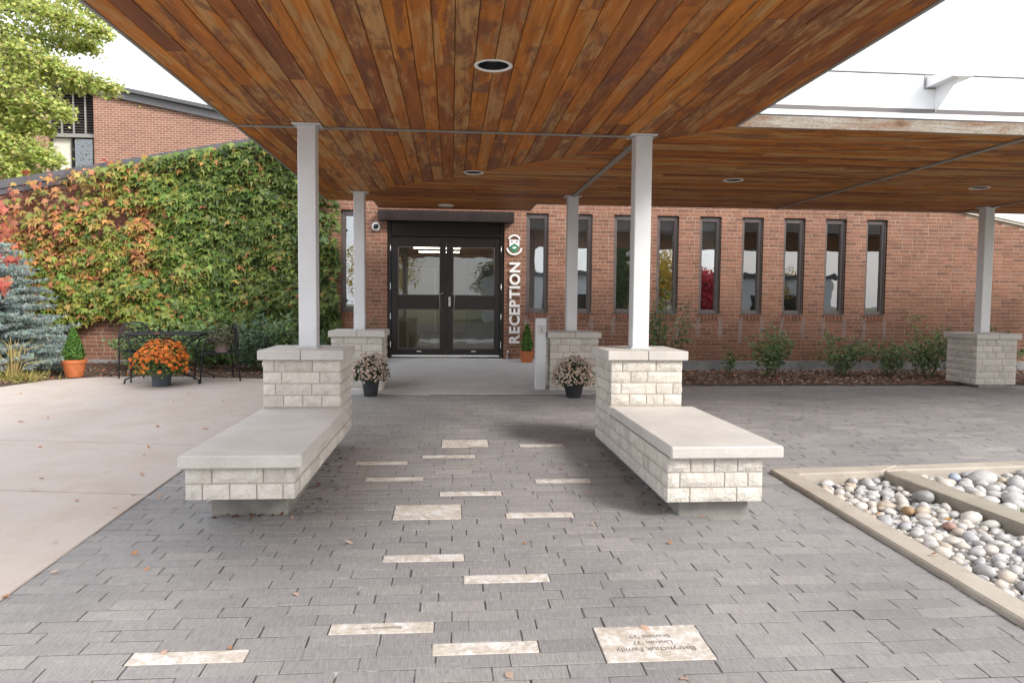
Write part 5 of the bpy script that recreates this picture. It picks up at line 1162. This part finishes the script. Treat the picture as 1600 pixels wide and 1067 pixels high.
# tree in front of it
def px(x, y, Y):                    # where the sight line of a photo point crosses the plane Y (used once, to lay out the boughs)
    d = r1*((x-800)/1120) - u2*((y-533.5)/1120) + f1; t = Y/d.y; return Vector((0, 0, CAM_Z)) + d*t
tr = empty('green_tree', (-12.2, 16.6, .3), label='yellow-green leafy tree hanging over the ivy wall at top left', cat='tree'); TO = Vector(tr.location)
q = MB(); q.tube([(0, 0, 0), (.1, 0, 2.5), (.0, .1, 5.0), (.2, .1, 8.5)], [.22, .18, .13, .05], 9); q.build('trunk', 'bark', tr, True)
boughs = [((-40, -60), (60, -30), (175, 28), 16.0), ((-60, 10), (60, 22), (172, 52), 15.6), ((-80, 40), (50, 60), (150, 72), 16.4), ((-80, 70), (40, 90), (120, 118), 15.4), ((-60, 100), (80, 128), (182, 134), 15.8), ((-80, 120), (15, 138), (108, 176), 15.3),
          ((-110, 150), (-10, 165), (80, 200), 15.6), ((-80, 175), (0, 188), (40, 205), 16.2), ((-110, 200), (-15, 212), (92, 250), 15.4), ((-110, 220), (-20, 232), (56, 268), 15.8), ((-70, 250), (0, 258), (48, 275), 15.4), ((-100, -20), (0, 0), (110, 20), 17.0), ((-110, 60), (-10, 80), (40, 110), 17.0), ((-100, 130), (-20, 150), (40, 190), 16.8), ((-90, 180), (-20, 200), (30, 240), 16.9)]
P = []; q = MB()
for (a, b_, c, Y) in boughs:
    A_, B_, C_ = px(*a, Y+.8), px(*b_, Y), px(*c, Y-.2); st = Vector((0, 0, A_.z-.3-TO.z+.6)); pts = [st, A_-TO, B_-TO, C_-TO]
    q.tube(pts, [.06, .03, .018, .005], 5)
    for _ in range(235):
        t = random.random()**.7; p = A_.lerp(B_, t*2) if t < .5 else B_.lerp(C_, t*2-1); p = p+Vector((0, 0, .10*math.sin(t*3)))
        w = .36*(1.18-t); cl = Vector((random.gauss(0, w*.5), random.gauss(0, w*.8), random.gauss(0, w*.72)-.06))
        e = p+cl; q.tube([p-TO, e-TO], .004, 3)
        for _ in range(11): P.append(tuple(e-TO+Vector((random.gauss(0, .065), random.gauss(0, .09), random.gauss(0, .055)))))
for _ in range(2600): P.append((random.gauss(-2.2, 2.0), random.gauss(.2, 1.6), random.uniform(3.2, 9)))
q.build('branch', 'bark', tr); P = np.array(P); k = len(P)
setp(leaf_cloud('crown', FANL, P, unit(rng.normal(size=(k, 3))*.6+np.array([.2, -.4, .8])), unit(rng.normal(size=(k, 3))*.6+np.array([0, 0, -.6])), rng.uniform(.06, .105, k), pick([(.44, .50, .13), (.54, .58, .19), (.32, .40, .10), (.60, .58, .26)], [4, 3, 2, 1.4], k, .10), 'sun_leaf', tr), kind='stuff')

# ---- things behind the viewer, seen mirrored in the glass
def far_tree(label, x, y, h, r, pal, n=7000, ls=.26):
    t = empty('far_tree', (x, y, -.35), label=label, cat='tree', group='trees across the road mirrored in the windows'); q = MB(); q.tube([(0, 0, 0), (.1, 0, h*.35), (0, .1, h*.8)], [.22, .16, .04], 7); q.build('trunk', 'bark', t)
    d = rdir(n); cz = np.array([0, 0, h*.6]); lob = np.array([mnoise.noise(Vector(v_)*2.2) for v_ in d])[:, None]; Pp = d*(rng.random((n, 1))**.4)*(1+.45*lob)*np.array([r, r, h*.42])+cz
    setp(leaf_cloud('crown', OVAL, Pp, unit(d+rng.normal(size=(n, 3))*.6), rdir(n), rng.uniform(.6, 1.2, n)*ls, pick(pal, [1]*len(pal), n)*1.35, 'sun_leaf', t), kind='stuff')
YE = [(.42, .30, .05), (.32, .26, .05), (.50, .33, .06)]; GR = [(.05, .09, .03), (.08, .13, .04)]; RD = [(.36, .03, .05), (.26, .02, .04), (.42, .06, .05)]; OL = [(.16, .17, .05), (.22, .20, .06), (.11, .14, .04)]
for a in [('yellow autumn tree across the road', 15.7, -30, 6.2, 2.6, YE), ('dark green conical tree across the road', 12.0, -27, 7, 1.6, GR), ('crimson autumn tree across the road', 16.6, -21, 4.0, 1.7, RD), ('olive tree across the road, far left when mirrored', 5.5, -52, 7, 3.2, OL), ('tall olive tree across the road, far right when mirrored', 25, -44, 4.6, 2.2, OL), ('round yellow tree at the end of the row', -7, -46, 8, 3.8, YE), ('broad green tree behind the driveway on the left', -15, -30, 10, 4.5, GR), ('golden tree behind the white hall', 30, -40, 5.2, 2.6, YE)]: far_tree(*a)
ps = empty('white_hall', (19, -44, -.35), label='long pale flat-roofed hall across the road', cat='building')
q = MB(); q.box(-16, 16, -6, 6, 0, 4.2); q.build('wall', 'far_cladding', ps); q = MB(); q.box(-16.3, 16.3, -6.3, 6.3, 4.2, 4.6); q.build('roof', 'coping_metal', ps)
for i in range(9): q = MB(); q.box(-14.2+i*3.2, -12.6+i*3.2, 6.01, 6.05, 1.0, 2.6); q.build('window', 'dark_lens', ps)

# ---- fallen leaves
rng = np.random.default_rng(12); random.seed(12)
TAN = [(.58, .40, .31), (.62, .46, .37), (.52, .32, .22), (.50, .24, .12), (.60, .43, .34)]
def fallen(x, y, z, s, c, where, tl=.03):
    P = np.zeros((1, 3)); me = leaf_cloud('fallen_leaf', OVAL, P, np.array([[random.gauss(0, .25), random.gauss(0, .25)-.1, 1.0]]), np.array([[math.cos(random.uniform(0, 6.28)), math.sin(random.uniform(0, 6.28)), 0.05]]), [s], np.array([c]), 'leaf')
    me.location = (x, y, z+.012); return me
def gp(x, y):
    d = r1*((x-800)/1120) - u2*((y-533.5)/1120) + f1; t = -CAM_Z/(d.z-.03*d.y); return Vector((0, 0, CAM_Z))+d*t
paver_leaves = [(76, 898), (235, 888), (358, 1012), (262, 1018), (458, 929), (818, 851), (552, 851), (938, 812), (930, 823), (1048, 852), (1062, 1063), (918, 770), (1040, 800), (1102, 808), (880, 735), (915, 726), (920, 690), (330, 783), (870, 615), (720, 640), (640, 622), (1000, 980), (300, 775), (255, 775), (1190, 700), (1120, 660), (205, 870), (790, 1052), (420, 812), (455, 808)]
for x, y in paver_leaves:
    p = gp(x, y); setp(fallen(p.x, p.y, G(0, p.y), random.uniform(.035, .065), random.choice(TAN), ''), 'small curled tan leaf fallen on the grey pavers', 'leaf', 'fallen leaves on the pavers')
rr = random.Random(4); cl = [(15, 935), (92, 849), (120, 785), (180, 795), (56, 767), (205, 773), (228, 711), (222, 745), (65, 749), (162, 739), (60, 699), (234, 702), (136, 642), (215, 642), (196, 628), (60, 632), (35, 615), (316, 671), (348, 627), (363, 643), (340, 660), (292, 615), (248, 668), (27, 660), (110, 608), (160, 606), (380, 612), (395, 611), (270, 628), (76, 655)]
for x, y in cl:
    p = gp(x, y); setp(fallen(p.x, p.y, G(0, p.y)+.004, rr.uniform(.04, .07), random.choice(TAN), ''), 'small tan leaf fallen on the pale concrete walk', 'leaf', 'fallen leaves on the concrete walk')
for x, y, dz, lb in ((1487, 821, .05, 'mustard yellow leaf caught among the river stones'), (1372, 812, .045, 'rust leaf against the near kerb in the pebbles'), (1461, 876, .05, 'orange-brown leaf on the kerb beside the pebbles'), (245, 519, .0, '')):
    if lb: p = gp(x, y); setp(fallen(p.x, p.y, G(0, p.y)+dz-.01, .07, (.52, .26, .04) if 'mustard' in lb else (.42, .15, .05), ''), lb, 'leaf')
setp(fallen(-4.15, 10.62, 1.022, .09, (.55, .13, .08), ''), 'red leaf lying on the black patio table', 'leaf')
def dirt_leaves(name, label, x0, x1, y0, y1, n):
    P = np.stack([rng.uniform(x0, x1, n), rng.uniform(y0, y1, n), np.zeros(n)], 1); P[:, 2] = .03*P[:, 1]+.008; setp(leaf_cloud(name, OVAL, P, unit(rng.normal(size=(n, 3))*.4+np.array([0, 0, 1])), rdir(n), rng.uniform(.02, .05, n), pick([(.16, .07, .04), (.22, .12, .07), (.10, .05, .03)], [1, 1, 1], n), 'leaf'), kind='stuff', label=label)
dirt_leaves('leaf_litter', 'brown leaf litter tucked under the right bench', 1.30, 1.50, 4.6, 6.3, 60); dirt_leaves('leaf_litter', 'brown leaf litter along the left bench plinth', -1.5, -1.05, 4.62, 4.69, 26); dirt_leaves('leaf_litter', 'needles and bits along the right side of the left bench', -1.02, -.84, 4.6, 6.6, 50)
